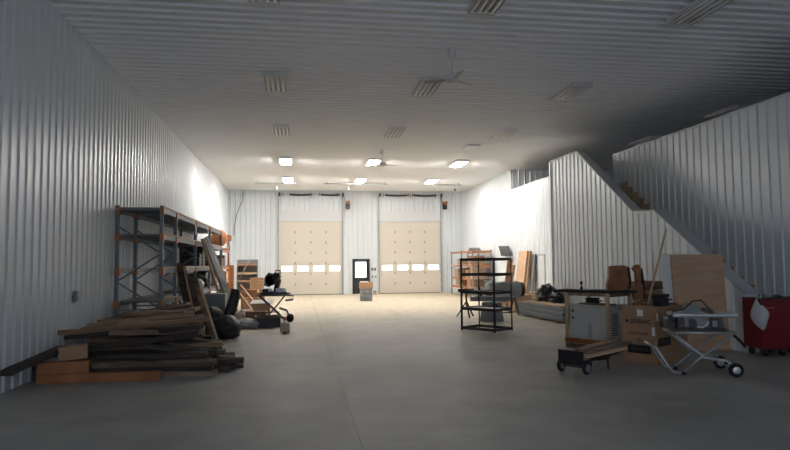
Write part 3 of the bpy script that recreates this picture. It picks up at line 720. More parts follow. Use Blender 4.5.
m = MB(); m.bar((-.06, .1, .34), (.12, .06, .60), .16, .24); m.build('gear_case', 'blackplastic', t, bev=.03)
m = MB(); m.prism([(-.30, .26), (-.12, .22), (.0, .34), (-.02, .62), (-.16, .66), (-.28, .52)], .0, .08, axis='y'); m.build('upper_guard', 'darkmetal', t, bev=.015)
MB().tube([(-.36, .0, .03), (-.5, .0, .03)], .02).tube([(.36, .0, .03), (.5, .0, .03)], .02).build('extension_bar', 'black', t)
carton('cardboard_box', 'pale box holding the white sheet behind the saw stand', -1.2, 20.6, 0, .55, .5, .5, rad(4), mt='card2')
o = MB().prism([(-.38, -.3), (.36, -.26), (.30, .28), (-.34, .24)], 0, .012, axis='z').build('white_sheet', 'paper', loc=(-1.15, 20.55, .545), rot=(rad(8), 0, 0)); tag(o, 'white sheet lying on the pale box behind the saw stand', 'sheet')

# ------------------------------------------------------------------ drum
t = thing('steel_drum', 'grey banded steel drum standing before the black door', 'drum', (3.07, 29.4, 0))
MB().lathe([(.29, 0), (.30, .01), (.29, .03), (.29, .18), (.305, .195), (.29, .21), (.29, .38), (.305, .395), (.29, .41), (.29, .55), (.30, .57), (.29, .585)], 28).build('drum_body', 'greymetal', t, smooth=True)
t = thing('wooden_crate', 'brown box sitting on top of the grey drum', 'box', (3.07, 29.4, .587))
MB().box(-.30, .30, -.28, .28, 0, .28).build('box_body', 'card', t, bev=.006)
MB().box(-.26, .1, -.2, .2, .28, .32).build('paper_stack', 'paper', t)
carton('cardboard_box', 'tiny brown box on the floor beside the right overhead door track', 4.22, 35.6, 0, .16, .16, .22)

# ------------------------------------------------------------------ far right rack
r3 = thing('storage_rack', 'grey storage rack with orange beams in the far right corner', 'shelving', (0, 0, 0))
for y in (30.2, 32.4, 34.6):
    m = MB(); frame_mb(m, 8.42, 9.42, y, 2.38, brace=False, s=.06); m.build('upright_frame', 'greymetal', r3)
m = MB()
for i in range(9): m.box(8.48, 9.36, 30.19, 30.2, .2 + i * .25, .215 + i * .25)
for i in range(7): m.box(8.55 + i * .12, 8.56 + i * .12, 30.19, 30.2, .2, 2.3)
m.build('wire_end_panel', 'galv', r3)
for z in (.5, .95, 1.62, 2.33):
    for a, b in ((30.23, 32.37), (32.43, 34.57)):
        MB().box(8.42, 8.46, a, b, z - .09, z).box(9.36, 9.40, a, b, z - .09, z).build('beam', 'rackorange', r3)
        MB().box(8.47, 9.35, a, b, z - .03, z + .004).build('deck', 'chip', r3)
    if z > 1.: MB().box(8.47, 9.36, 30.15, 30.185, z - .1, z).build('end_beam', 'rackorange', r3)
its = [('card2', 30.7, .97, .7, .5, .5), ('card', 31.5, .97, .7, .6, .4), ('card', 32.9, .97, .6, .6, .5), ('card2', 33.8, .97, .7, .6, .45), ('card', 31.0, 1.64, .7, .6, .45), ('card2', 33.2, 1.64, .7, .7, .3), ('card', 31.2, .52, .7, .7, .35), ('card2', 33.5, .52, .7, .7, .35)]
labs = ['pale box at the near end of the waist-high shelf in the corner rack', 'brown box second on the waist-high shelf in the corner rack', 'brown box just past the middle post on the waist-high shelf', 'pale box farthest on the waist-high shelf in the corner rack', 'brown box on the upper shelf at the near end of the corner rack', 'wide pale box on the upper shelf at the far end of the corner rack', 'brown box on the lowest shelf at the near end of the corner rack', 'pale box on the lowest shelf at the far end of the corner rack']
for (mt, yy, z, sx, sy, sz), lab in zip(its, labs): carton('cardboard_box', lab, 8.85, yy, z, sx, sy, sz, mt=mt)
t = thing('black_umbrella_frame', 'dark flat bundle lying on top of the corner rack', 'bundle', (8.85, 31.3, 2.335), rad(80))
MB().prism([(-.8, 0), (.8, 0), (.55, .13), (-.1, .17), (-.6, .1)], -.25, .25, axis='y').build('bundle_body', 'darkmetal', t, bev=.02)
MB().box(-.7, .6, -.27, .27, .0, .02).build('bundle_base', 'black', t)
# wood pieces standing by the wall to the right of rack
lean('plank', (9.1, 27.3, 0), (9.45, 27.5, 1.9), .24, .08, 'redwood', 'reddish-brown slab leaning on the right wall behind the black shelf', 'plank', up=(0, 1, 0))
lean('plank', (9.1, 26.9, 0), (9.45, 27.0, 1.6), .12, .06, 'brownwood', 'narrow dark board leaning beside the reddish slab', 'plank', up=(0, 1, 0))
# tilted grey board on wall
t = thing('wall_heater', 'dark grey flat heater mounted tilted on the right wall', 'heater', (9.42, 28.1, 2.26))
MB().prism([(.85, .26), (-.46, .22), (-.85, -.24), (.43, -.22)], -.06, .02, axis='x').build('heater_body', 'darkmetal', t, bev=.01)
MB().box(.02, .16, -.1, .1, -.08, .08).build('wall_bracket', 'galv', t)
# leaning panel by side door
o = MB().box(-.06, .06, -.5, .5, 0, 2.2).build('tan_plywood', 'plywood', bev=.004); o.location = (9.1, 25.55, 0.02); o.rotation_euler = (0, rad(8), 0)
tag(o, 'big tan panel leaning on the right wall beside the side door', 'panel')
o = MB().box(-.03, .03, -.08, .08, 0, 2.2).build('leaning_board', 'card', bev=.004); o.location = (9.12, 24.9, 0.02); o.rotation_euler = (0, rad(8), 0)
tag(o, 'orange-brown board leaning against the edge of the tan panel', 'board')
o = MB().box(-.02, .02, -.15, .15, 0, 2.05).build('leaning_sheet', 'greymetal', bev=.004); o.location = (9.3, 24.72, 0.02); o.rotation_euler = (0, rad(6), 0)
tag(o, 'grey sheet leaning in front of the side door frame', 'sheet')

# ------------------------------------------------------------------ black five-tier shelf
a35 = rad(35.5)
t = thing('wire_shelf_unit', 'empty black five-tier metal shelf standing alone on the open floor', 'shelf', (4.72, 14.98, 0), a35)
SW, SL = .74, 1.08      # local x = towards right corner, local y = towards left corner
m_all = []
for x in (0, SW - .04):
    for yy in (0, SL - .04):
        m = MB(); m.box(x, x + .04, yy, yy + .004, 0, 1.83); m.box(x if x == 0 else x + .036, x + .004 if x == 0 else x + .04, yy, yy + .04, 0, 1.83)
        m.build('post', 'black', t)
for z in (.06, .55, .97, 1.42, 1.80):
    m = MB(); m.box(0, SW, -.004, .02, z - .035, z + .035); m.box(0, SW, SL - .02, SL + .004, z - .035, z + .035); m.box(-.004, .02, .0, SL, z - .035, z + .035); m.box(SW - .02, SW + .004, .0, SL, z - .035, z + .035)
    s_ = m.build('shelf_frame', 'black', t)
    if .3 < z < 1.2: MB().box(.02, SW - .02, .02, SL - .02, z + .0, z + .012).build('shelf_board', 'chip' if z < .3 else 'greymetal', s_)
# ------------------------------------------------------------------ machines behind it
t = thing('jointer', 'grey stationary woodworking machine behind the black shelf', 'machine', (5.65, 18.2, 0), rad(-18))
MB().prism([(-.35, 0), (.35, 0), (.28, .55), (-.28, .55)], -.25, .25, axis='y').build('base_cabinet', 'greymetal', t, bev=.01)
MB().box(-.62, .62, -.18, .18, .58, .72).build('table', 'greymetal', t, bev=.01)
MB().box(-.5, .5, .1, .13, .74, .9).build('fence', 'galv', t)
MB().lathe([(.03, -.03), (.11, -.03), (.12, 0), (.11, .02), (.03, .02)], 18, (.1, -.3, .4), axis='y').build('handwheel', 'black', t)
m = MB(); m.tube([(-.3, -.15, .74), (-.36, -.22, 1.02)], .03); m.build('lever', 'black', t)
MB().box(-.15, .0, -.26, -.18, .76, .84).build('switch_box', 'redcap', t)
t = thing('dust_collector', 'grey horizontal drum machine with a dark end behind the black shelf', 'machine', (6.75, 20.3, 0), rad(10))
MB().lathe([(.2, -.62), (.27, -.58), (.28, .5), (.2, .55)], 22, (0, 0, .82), axis='x').build('drum', 'greymetal', t, smooth=True)
MB().lathe([(.2, .52), (.24, .55), (.24, .66), (.18, .68)], 22, (0, 0, .82), axis='x').build('end_cap', 'black', t)
for x in (-.45, .35):
    MB().bar((x, 0, .6), (x, -.3, 0), .05).build('leg', 'darkmetal', t); MB().bar((x, 0, .6), (x, .3, 0), .05).build('leg', 'darkmetal', t)
t = thing('roller_stand', 'black stand on splayed legs seen through the black shelf', 'stand', (5.25, 19.6, 0), rad(15))
MB().tube([(0, 0, .35), (0, 0, .8)], .03).build('pole', 'black', t); MB().box(-.28, .28, -.04, .04, .8, .9).build('roller', 'black', t)
for k in range(3):
    a = k * 2 * PI / 3 + .3
    MB().bar((0, 0, .5), (.32 * math.cos(a), .32 * math.sin(a), 0.01), .05, .03).build('leg', 'black', t)
lump('sack', 'whitebag', None, (0, 0, .14), (.3, .28, .22), 13, loc=(6.75, 21.6, 0.0)); tag(bpy.data.objects['sack.003'], 'pale sack on the floor behind the grey machines', 'sack')
# brown boxes and boards pile
for i in range(7):
    z = i * .085
    o = MB().box(-.45, .45, -.5, .5, 0, .08).build('board_offcut', 'brownwood' if i % 2 else 'midwood', bev=.006); o.location = (7.75, 22.2, z); o.rotation_euler = (0, 0, rad((-8, 5, -3, 10, -6, 4, 12)[i]))
    tag(o, 'short brown board in the low stack left of the sheet stack', 'board', 'short boards stacked left of the grey sheets')
o = MB().box(-.35, .35, -.05, .05, 0, .04).build('board_offcut', 'midwood'); o.location = (6.95, 20.9, 0); o.rotation_euler = (0, 0, rad(12))
tag(o, 'single brown board lying on the floor before the low board stack', 'board')
# stack of grey sheets
for i in range(6):
    o = MB().box(-.50, .50, -1.6, 1.6, 0, .062).build('grey_sheet_bundle', 'greysheet', bev=.008)
    o.location = (7.62 + (.03, -.02, .01, -.03, .02, 0, -.02, .03, 0)[i], 18.2 + (.05, -.04, .06, 0, -.05, .04, 0, .05, -.03)[i], .05 + i * .065); o.rotation_euler = (0, 0, rad(3 + (.6, -.4, .2, -.6, .5, 0, .4, -.3, .1)[i]))
    tag(o, 'long grey sheet bundle in the stack beside the stair enclosure', 'sheets', 'stacked grey sheet bundles')
for i, yy in enumerate((17.0, 18.2, 19.4)):
    o = MB().box(-.5, .5, -.05, .05, 0, .05).build('bearer', 'tanwood'); o.location = (7.66, yy, 0); tag(o, 'wooden bearer under the grey sheet stack', 'bearer', 'bearers under the sheets')
for i, (x, L) in enumerate(((7.28, 2.8), (7.5, 2.9), (7.73, 2.7), (7.95, 2.6))):
    o = MB().box(-.1, .1, -L / 2, L / 2, 0, .045).build('tan_board', 'tanwood', bev=.005); o.location = (x - .05, 18.2, .442); o.rotation_euler = (0, 0, rad(3)); tag(o, 'tan board lying on top of the grey sheet stack', 'board', 'tan boards on the sheet stack')
for i, (x, yy, z, r) in enumerate(((7.75, 19.1, .49, (.30, .38, .30)), (7.75, 18.2, .49, (.24, .30, .18)))):
    o = lump('black_tarp', 'blackplastic', None, (0, 0, r[2] * .6), r, 30 + i, amp=.5, fr=3, loc=(x, yy, z)); tag(o, ('crumpled black heap, taller one on the tan boards', 'crumpled black heap, lower nearer one on the tan boards')[i], 'tarp')
carton('cardboard_box', 'pale box on the floor past the sheet stack, left one', 7.6, 21.2, 0, .65, .6, .6, rad(5), mt='card2')
carton('cardboard_box', 'pale box past the sheet stack nearer the side door', 8.55, 21.7, 0, .75, .6, .45, rad(-4), mt='card2')
carton('cardboard_box', 'flat pale box on top of the box nearer the side door', 8.55, 21.7, .455, .65, .5, .2, rad(6), mt='card2')

# ------------------------------------------------------------------ generator in crate
a30 = rad(30)
t = thing('pallet_crate', 'open timber pallet crate around the grey generator cabinet', 'crate', (5.82, 11.33, 0), a30)
gy, gx = 1.0, .82
m = MB()
for x in (0, gx / 2 - .04, gx - .08): m.box(x, x + .08, 0, gy, 0, .09)
m.build('pallet_bearer', 'midwood', t)
m = MB()
for i in range(6): m.box(0, gx, i * (gy - .12) / 5, i * (gy - .12) / 5 + .12, .09, .115)
m.build('pallet_deck', 'tanwood', t)
for i, (x, yy) in enumerate(((0, 0), (0, gy - .07), (gx - .05, 0), (gx - .05, gy - .07))): MB().box(x, x + .05, yy, yy + .07, .115, 1.1).build('corner_post', 'tanwood', t)
MB().box(-.02, 0, 0, gy, .11, .2).build('bottom_rail', 'orangefaded', t)
MB().box(0.05, gx - .05, 0.0, .03, 1.03, 1.1).build('top_rail', 'midwood', t); MB().box(0, .03, .07, gy - .07, 1.04, 1.1).build('top_rail', 'midwood', t)
MB().box(0.05, gx - .05, gy - .03, gy, 1.03, 1.1).build('top_rail', 'midwood', t); MB().box(gx - .03, gx, .07, gy - .07, 1.04, 1.1).build('top_rail', 'midwood', t)
g = thing('generator', 'light grey generator cabinet strapped inside the timber crate', 'generator', (5.82, 11.33, .116), a30)
MB().box(.055, gx - .055, .075, gy - .075, 0, .70).build('cabinet', 'gencab', g, bev=.012)
MB().box(.04, gx - .04, .06, gy - .06, .705, .745).build('lid', 'gencab', g, bev=.012)
for z in (.48, .62):
    MB().lathe([(.0, -.03), (.022, -.03), (.022, 0), (0.0, 0)], 12, (.055, gy - .16, z), axis='x').build('lock_knob', 'black', g)
m = MB()
for i in range(10): m.box(.2, .42, .069, .076, .16 + i * .045, .18 + i * .045)
m.build('side_louvre', 'darkmetal', g)
m = MB()
for i in range(8): m.box(.049, .056, .42, .5, .12 + i * .035, .135 + i * .035)
m.build('front_louvre', 'greymetal', g)
MB().box(.5, .6, .07, .076, .42, .62).build('sticker', 'paper', g); MB().box(.5, .56, .068, .071, .66, .7).build('sticker', 'rackorange', g)
# slabs on top of crate
def P30(x, y, z=0, o=(5.82, 11.33)):
    return (o[0] + x * math.cos(a30) - y * math.sin(a30), o[1] + x * math.sin(a30) + y * math.cos(a30), z)
o = slab_mesh('wood_slab', 1.5, .62, .045, 'bark', 71); o.location = P30(.42, .55, 1.10); o.rotation_euler = (0, 0, a30 + rad(102)); tag(o, 'thin dark wood slab lying across the top of the generator crate', 'slab')
o = MB().box(-.45, .3, -.12, .12, 0, .03).build('board', 'midwood', bev=.004); o.location = P30(.20, .45, .862); o.rotation_euler = (0, 0, a30 + rad(80)); tag(o, 'brown board lying under the dark slab on the generator', 'board')
t = thing('black_bottle', 'small black knob-topped bottle standing on the dark slab', 'bottle', P30(.18, .72, 1.15))
MB().lathe([(.02, 0), (.03, .005), (.03, .05), (.012, .07), (.012, .10), (.02, .115), (.034, .14), (.026, .165), (0.004, .175)], 14).build('bottle_body', 'black', t, smooth=True)
MB().lathe([(.015, .1), (.015, .12)], 8).build('neck_ring', 'darkmetal', t)
crate('black_case', 'small black case on the generator lid under the dark slab', *P30(.3, .55, .863), .2, .2, .13, 'blackplastic', a30)
# tall upright slabs
def upslab(name, poly, th, mt, loc, rot, lab, edge):
    m = MB(); m.prism(poly, -th / 2, th / 2, axis='y'); t = thing(name, lab, 'slab', loc); t.rotation_euler = rot
    m.build('slab_face', mt, t, bev=.01)
    xs = [p[0] for p in poly]
    e = MB(); right = edge
    for (a, b), (c, d) in zip(right, right[1:]): e.bar((a, th * .2, b), (c, th * .2, d), .05, th * 1.25, up=(0, 1, 0))
    e.build('bark_edge', 'bark', t); return t
upslab('upright_slab', [(-.25, 0), (.16, 0), (.20, .2), (.185, .5), (.12, .52), (-.17, .51), (-.19, .3), (-.24, .15)], .12, 'redwood', (6.28, 11.78, 1.115), (rad(-8), 0, rad(-8)), 'broad reddish slab standing upright on the generator crate', [(.18, 0.02), (.225, .2), (.21, .48)])
upslab('upright_slab', [(-.10, 0), (.09, 0), (.10, .30), (.07, .34), (.09, .62), (.05, .70), (-.02, .70), (-.09, .63), (-.03, .55), (-.04, .30), (-.11, .24)], .09, 'redwood', (6.60, 11.62, .95), (rad(-6), 0, rad(-6)), 'narrow notched reddish slab standing right of the broad one', [(.10, .02), (.11, .3), (.09, .62)])
# stack of split boards behind
sx = 7.36
for i in range(14):
    o = slab_mesh('stacked_board', .55, .42, .085, 'brownwood' if i % 2 else 'midwood', 200 + i); o.location = (sx + (.02, -.03, .01, -.02, .03)[i % 5], 12.6, i * .093); o.rotation_euler = (0, 0, rad((4, -6, 2, 7, -3)[i % 5]))
    tag(o, 'short rough board in the tall stack behind the carton', 'board', 'short boards in the tall stack')
o = lean('pole', (6.17, 11.0, .02), (6.98, 11.2, 2.33), .03, .03, 'tanwood', 'long thin pale pole leaning up above the carton', 'pole')

# ------------------------------------------------------------------ big carton
t = thing('large_carton', 'large brown printed generator carton beside the table saw', 'box', (5.79, 9.68, 0), a30)
cx_, cy_, cz_ = 1.04, .62, .94
MB().box(0, cx_, 0, cy_, 0, cz_).build('carton_body', 'card', t, bev=.008)
MB().box(-.0015, cx_ + .001, cy_ / 2 - .03, cy_ / 2 + .03, cz_ - .07, cz_ + .0015).build('tape', 'card2', t)
# printed things on the left face (x = 0, looking +x) and front face (y = 0)
def text_on(s, size, face, u, z, mt, parent, name='printed_lettering', squeeze=1.0):
    cu = bpy.data.curves.new(name, 'FONT'); cu.body = s; cu.size = size; cu.extrude = .0008; cu.align_x = 'CENTER'; cu.align_y = 'CENTER'; cu.offset = size * .02
    me_o = bpy.data.objects.new('tmp', cu); C.objects.link(me_o)
    dg = bpy.context.evaluated_depsgraph_get(); dg.update()
    me = bpy.data.meshes.new_from_object(me_o.evaluated_get(dg)); bpy.data.objects.remove(me_o)
    me.name = name; me.materials.clear(); me.materials.append(M[mt])
    o = bpy.data.objects.new(name, me); C.objects.link(o); o.parent = parent; o.scale = (squeeze, 1, 1)
    if face == 'L': o.location = (-.0025, u, z); o.rotation_euler = (PI / 2, 0, -PI / 2)
    else: o.location = (u, -.0025, z); o.rotation_euler = (PI / 2, 0, 0)
    return o
text_on('GENERAC', .095, 'L', cy_ / 2 - .03, .70, 'ink', t, squeeze=.9)
MB().lathe([(.03, -.002), (.03, .0)], 14, (0, cy_ - .10, .70), axis='x').build('printed_logo', 'ink', t)
text_on('GUARDIAN SERIES', .042, 'L', cy_ / 2, .50, 'ink', t); text_on('kW', .05, 'L', cy_ / 2, .40, 'ink', t)
MB().box(-.002, 0, .1, .52, .17, .31).build('black_label', 'black', t); text_on('GENERATOR', .055, 'L', .31, .24, 'paperink', t)
MB().box(-.002, 0, .22, .33, .79, .90).build('sticker', 'paper', t); MB().box(-.002, 0, .02, .07, .48, .62).build('sticker', 'paper', t)
text_on('GENERAC', .10, 'F', .36, .66, 'ink', t)
MB().box(.06, .46, -.002, 0, .30, .44).build('black_label', 'black', t); text_on('GENERATOR', .055, 'F', .26, .37, 'paperink', t)
MB().box(.03, .08, -.002, 0, .72, .85).build('sticker', 'paper', t)
p = P30(.48, .16, .942, (5.79, 9.68))
crate('black_case', 'black case sitting on top of the large carton', *p, .24, .18, .21, 'black', a30)
o = MB().box(-.35, .35, -.05, .05, 0, .03).build('board', 'midwood'); o.location = P30(.72, .32, .942, (5.79, 9.68)); o.rotation_euler = (0, 0, a30 + rad(-20)); tag(o, 'short brown board lying on the large carton beside the black case', 'board')
# plywood and white sheet
o = MB().box(0, 1.1, -.01, .01, 0, 1.84).build('plywood_sheet', 'plywood'); o.location = (7.10, 11.15, 0); o.rotation_euler = (rad(-4), 0, 0); tag(o, 'square brown plywood sheet leaning upright before the stair wall', 'plywood')
o = MB().box(0, .6, -.012, .012, 0, 1.85).build('white_sheet', 'paper'); o.location = (6.94, 11.21, 0); o.rotation_euler = (rad(-4), 0, 0); tag(o, 'white sheet edge showing left behind the plywood', 'sheet')

# ------------------------------------------------------------------ table saw stand
ang = rad(-20)
t = thing('saw_stand', 'silver folding table saw stand with two wheels and a loop handle', 'stand', (5.60, 8.86, 0), ang)
dv = .52
for s, lab in ((0, 'near'), (dv, 'far')):
    m = MB(); m.tube([(.10, s, .03), (.36, s, .27), (.80, s, .60)], .018); m.build('cross_arm', 'alu', t, smooth=True)
    m = MB(); m.tube([(.02, s, .60), (.22, s, .42), (.40, s, .27), (.55, s, .24), (.70, s, .23), (.74, s * 1.2 - .03, .20), (.81, s * 1.45 - .06, .10)], [.018, .02, .03, .024, .02, .018, .016]); m.build('wheel_arm', 'alu', t, smooth=True)
    MB().box(.08, .14, s - .03, s + .03, 0, .05).build('foot', 'rubber', t)
    MB().lathe([(.045, -.03), (.09, -.03), (.102, -.015), (.102, .015), (.09, .03), (.045, .03)], 24, (.81, s * 1.45 - .09, .103), axis='y').build('tyre', 'rubber', t, smooth=True)
    MB().lathe([(.01, -.042), (.052, -.036), (.052, .036), (.01, .042)], 18, (.81, s * 1.45 - .09, .103), axis='y').build('hub', 'alu', t)
m = MB(); m.tube([(.10, 0, .03), (-.02, 0, .035), (-.07, 0, .08), (-.27, 0, .40), (-.33, 0.03, .43), (-.35, .1, .435), (-.35, dv - .1, .435), (-.33, dv - .03, .43), (-.27, dv, .40), (-.07, dv, .08), (-.02, dv, .035), (.10, dv, .03)], .017)
m.build('loop_handle', 'alu', t, smooth=True)
m = MB(); m.tube([(-.05, 0, .63), (.85, 0, .63)], .02); m.tube([(-.05, dv, .63), (.85, dv, .63)], .02); m.tube([(-.05, 0, .63), (-.05, dv, .63)], .02); m.tube([(.85, 0, .63), (.85, dv, .63)], .02); m.build('top_frame', 'alu', t, smooth=True)
MB().tube([(.81, -.06, .103), (.81, dv * 1.45 - .06, .103)], .012).tube([(.38, 0, .27), (.38, dv, .27)], .014).build('axle', 'alu', t)
m = MB(); m.tube([(.83, .02, .60), (.93, .02, .50), (.98, .02, .42)], .02); m.build('release_lever', 'rubber', t)
t = thing('table_saw', 'silver and black portable table saw standing on the folding stand', 'saw', (5.60, 8.86, .652), ang); t.scale = (.93, 1, 1.35)
MB().box(.0, .78, .0, .50, 0, .035).build('base_tray', 'black', t, bev=.01)
m = MB(); m.prism([(.04, .035), (.76, .035), (.74, .16), (.06, .16)], .02, .48, axis='y'); m.build('body', 'darkmetal', t, bev=.01)
MB().box(.16, .52, .008, .018, .05, .155).build('front_plate', 'greymetal', t)
MB().box(.54, .68, .004, .018, .03, .15).build('switch_panel', 'black', t); MB().box(.58, .65, -.002, .004, .05, .12).build('switch_plate', 'greymetal', t)
MB().lathe([(.015, -.05), (.055, -.05), (.06, -.04), (.055, -.03), (.015, -.03)], 20, (.28, 0.01, .08), axis='y').build('handwheel', 'black', t)
MB().box(.22, .25, -.02, .0, .11, .14).build('knob', 'rackorange', t); MB().box(.44, .48, -.01, .008, .12, .15).build('knob', 'rackorange', t)
m = MB(); m.tube([(.34, -.02, .05), (.42, -.02, .045), (.48, -.02, .07), (.52, -.02, .11)], .010); m.build('angle_scale', 'whitebag', t)
MB().box(.0, .80, -.02, .50, .165, .195).build('table_top', 'alu', t, bev=.006)
MB().box(.80, .95, -.03, .50, .175, .20).build('extension_table', 'alu', t, bev=.006)
MB().tube([(-.02, -.04, .17), (.94, -.04, .17)], .014).build('fence_rail', 'alu', t)
MB().box(.55, .60, -.02, .5, .195, .235).build('rip_fence', 'black', t)
m = MB(); m.prism([(.20, .20), (.45, .20), (.47, .25), (.38, .30), (.24, .31), (.20, .28)], .2, .24, axis='y'); m.build('blade_guard', 'greymetal', t)
m = MB(); m.tube([(.02, 0, .1), (-.06, -.05, .14), (-.03, -.05, .22), (.15, .0, .24), (.3, .05, .33), (.45, .1, .34), (.55, .1, .26), (.6, .0, .21)], .009); m.build('power_cord', 'black', t, smooth=True)
m = MB(); m.box(-.10, .02, .06, .40, .03, .16); m.build('motor_housing', 'black', t, bev=.03)
MB().lathe([(.02, -.02), (.07, -.02), (.075, .02), (.02, .03)], 18, (-.04, .04, .10), axis='y').build('motor_cap', 'blackplastic', t)
MB().box(.05, .15, -.01, .02, .04, .15).build('side_tool_holder', 'black', t); MB().box(.09, .12, -.016, -.01, .05, .07).build('red_switch', 'redcap', t)

# ------------------------------------------------------------------ red roller cabinet
t = thing('tool_chest', 'dark red roller tool chest at the right edge below the stairs', 'tool chest', (8.07, 10.12, -.025), rad(-2))
MB().box(0, 1.38, 0, .5, .17, 1.04).build('chest_body', 'red', t, bev=.012)
MB().box(-.005, 1.385, -.005, .505, 1.042, 1.06).build('top_mat', 'black', t, bev=.004)
MB().box(.06, .26, -.008, 0, .885, .895).build('drawer_pull', 'chip', t)
for x in (.12, .45, .9, 1.28):
    for yy in (.1, .45):
        c = MB().lathe([(.02, -.02), (.055, -.02), (.06, 0), (.055, .02), (.02, .02)], 18, (x, yy, .086), axis='y').build('caster', 'rubber', t, smooth=True)
        MB().box(x - .03, x + .03, yy - .035, yy + .035, .10, .17).build('caster_fork', 'darkmetal', c)
MB().tube([(.5, -.02, .15), (.55, -.04, .1), (.75, -.04, .1), (.8, -.02, .15)], .012).build('tow_bar', 'darkmetal', t)
for i, (x, w_, lab) in enumerate(((.48, .16, 'dark pouch on top of the red chest, left one'), (.95, .26, 'dark low pouch on top of the red chest near the picture edge'))):
    o = lump('pouch', 'blackplastic', None, (0, 0, .022), (w_ / 2, .08, .03), 60 + i, loc=(8.07 + x, 10.30, 1.037)); tag(o, lab, 'pouch')
# white plastic bag hanging
t = thing('plastic_bag', 'white plastic bag hanging at the left corner of the red tool chest', 'bag', (7.90, 10.56, .0), rad(-60)); t.scale = (1.25, 1, 1)
m = MB(); prof = [(.30, 1.06, .005), (.29, 1.02, .012), (.26, .93, .05), (.22, .80, .10), (.22, .70, .13), (.27, .60, .15), (.33, .52, .13), (.38, .47, .06)]
R_ = [(.345, 1.06), (.36, 1.0), (.37, .94), (.44, .86), (.50, .80), (.475, .70), (.44, .58), (.40, .48)]
vs = []; fs = []; n = 12
for k, ((xl, z, d), (xr, z2)) in enumerate(zip(prof, R_)):
    for j in range(n):
        a = 2 * PI * j / n; cx = (xl + xr) / 2; w2 = (xr - xl) / 2
        vs.append((cx + w2 * math.cos(a), -.012 - d * .5 + d * .5 * math.sin(a) + .008 * math.sin(j * 2.7 + k), (z + z2) / 2 + (z2 - z) / 2 * math.cos(a)))
for k in range(len(prof) - 1):
    for j in range(n): fs.append((k * n + j, k * n + (j + 1) % n, (k + 1) * n + (j + 1) % n, (k + 1) * n + j))
fs += [tuple(range(n)), tuple((len(prof) - 1) * n + j for j in range(n))]
m.add(vs, fs); m.build('bag_body', 'bag', t, smooth=True, sub=1)
m = MB(); m.tube([(.31, -.01, 1.0), (.30, -.012, 1.08), (.31, .02, 1.10)], .012); m.tube([(.35, -.01, 1.0), (.365, -.012, 1.10), (.35, .02, 1.10)], .012); m.build('bag_handle', 'bag', t, smooth=True)

# ------------------------------------------------------------------ low cart with boards
t = thing('platform_cart', 'low black hand truck lying flat as a cart before the generator', 'cart', (4.25, 9.09, 0), a30)
cw = .46     # local x along length, y = depth to far wheel
MB().box(-.02, .0, 0.0, cw, .13, .35).build('toe_plate', 'black', t, bev=.004)
for s in (0.0, cw):
    MB().lathe([(.05, -.025), (.085, -.025), (.10, -.012), (.10, .012), (.085, .025), (.05, .025)], 22, (.06, s, .10), axis='y').build('tyre', 'rubber', t, smooth=True)
    MB().lathe([(.01, -.034), (.06, -.029), (.06, .029), (.01, .034)], 18, (.06, s, .10), axis='y').build('hub', 'galv', t)
    m = MB(); m.tube([(0, s * .8 + .04, .2), (.2, s * .8 + .04, .19), (1.0, s * .8 + .04, .24)], .016); m.tube([(.06, s * .8 + .04, .10), (.25, s * .8 + .04, .19)], .014); m.build('side_rail', 'black', t, smooth=True)
MB().tube([(.06, 0, .1), (.06, cw, .1)], .012).build('axle', 'black', t)
MB().box(.55, .85, .1, cw - .06, .15, .22).build('battery_box', 'black', t, bev=.01)
for s in (.08, cw - .06): MB().tube([(.74, s, .18), (.76, s, 0.0)], .018).build('prop_leg', 'black', t)
bb = [(.02, -.02, .255, 1.0, .16), (.02, .17, .255, 1.35, .17), (.02, .36, .255, 1.3, .14), (.15, .08, .292, 1.2, .15), (.3, .28, .292, 1.15, .14)]
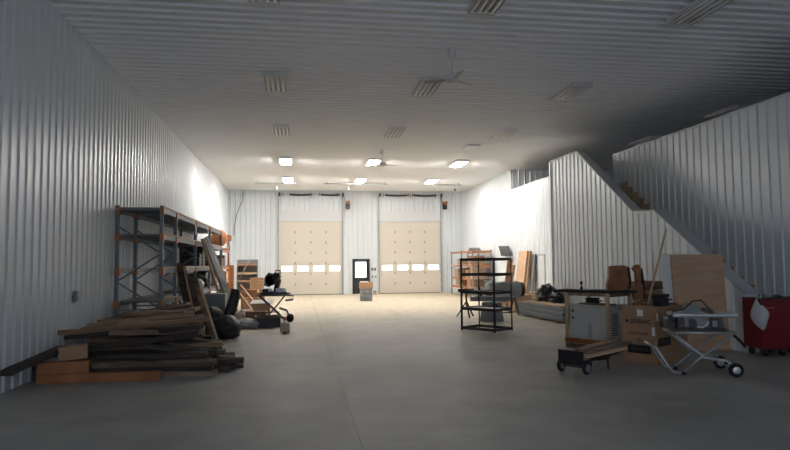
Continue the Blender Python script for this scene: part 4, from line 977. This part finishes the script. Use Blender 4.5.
for i, (x, yy, z, L, w_) in enumerate(bb):
    o = MB().box(0, L, -w_ / 2, w_ / 2, 0, .033).build('cart_board', 'plywood' if i in (0, 2) else 'midwood', bev=.003)
    o.location = P30(x, yy + .04, z, (4.25, 9.09)); o.rotation_euler = (0, rad(-3), a30 + rad((-3, 0, 3, -2, 2)[i]))
    tag(o, ('short orange-brown board in front on the low cart', 'wide brown board lying bottom in the middle of the low cart', 'brown board at the far side of the low cart', 'long brown board on top nearest the viewer on the low cart', 'long brown board on top at the far side of the low cart')[i], 'board', 'boards loaded on the low cart')

# ------------------------------------------------------------------ light and camera
w = bpy.data.worlds.new('World'); bpy.context.scene.world = w; w.use_nodes = True
bg = w.node_tree.nodes['Background']; bg.inputs[0].default_value = (0.74, 0.84, 1.0, 1); bg.inputs[1].default_value = 4.2
pa = bpy.data.lights.new('added_doorway_portal', 'AREA'); pa.shape = 'RECTANGLE'; pa.size = OP[1] - OP[0]; pa.size_y = OP[2]; pa.cycles.is_portal = True  # samples sky fill through the added doorway
po = bpy.data.objects.new('added_doorway_portal', pa); C.objects.link(po); po.location = ((OP[0] + OP[1]) / 2, YF - .1, OP[2] / 2); po.rotation_euler = (-PI / 2, 0, PI)
po.rotation_euler = (PI / 2, 0, 0)
po.rotation_euler = (-PI / 2, 0, 0)

cam = bpy.data.cameras.new('Camera'); co = bpy.data.objects.new('Camera', cam); C.objects.link(co); bpy.context.scene.camera = co
cam.sensor_fit = 'HORIZONTAL'; cam.sensor_width = 36; cam.lens = 630 / 790 * 36; cam.clip_end = 200
yaw, pitch, roll = 0.150708, 0.062045, .009
cyw, syw, cp, sp_ = math.cos(yaw), math.sin(yaw), math.cos(pitch), math.sin(pitch)
F_ = Vector((syw * cp, cyw * cp, sp_)); R0 = Vector((cyw, -syw, 0)); U0 = R0.cross(F_)
R1 = R0 * math.cos(roll) - U0 * math.sin(roll); U1 = U0 * math.cos(roll) + R0 * math.sin(roll)
mtx = Matrix(((R1.x, U1.x, -F_.x, 0), (R1.y, U1.y, -F_.y, 0), (R1.z, U1.z, -F_.z, 1.7), (0, 0, 0, 1)))
co.matrix_world = mtx
vs = bpy.context.scene.view_settings; vs.view_transform = 'Standard'; vs.look = 'None'; vs.gamma = 1; vs.use_curve_mapping = False; vs.exposure = 0.06
bpy.context.scene.cycles.max_bounces = 16; bpy.context.scene.cycles.diffuse_bounces = 10
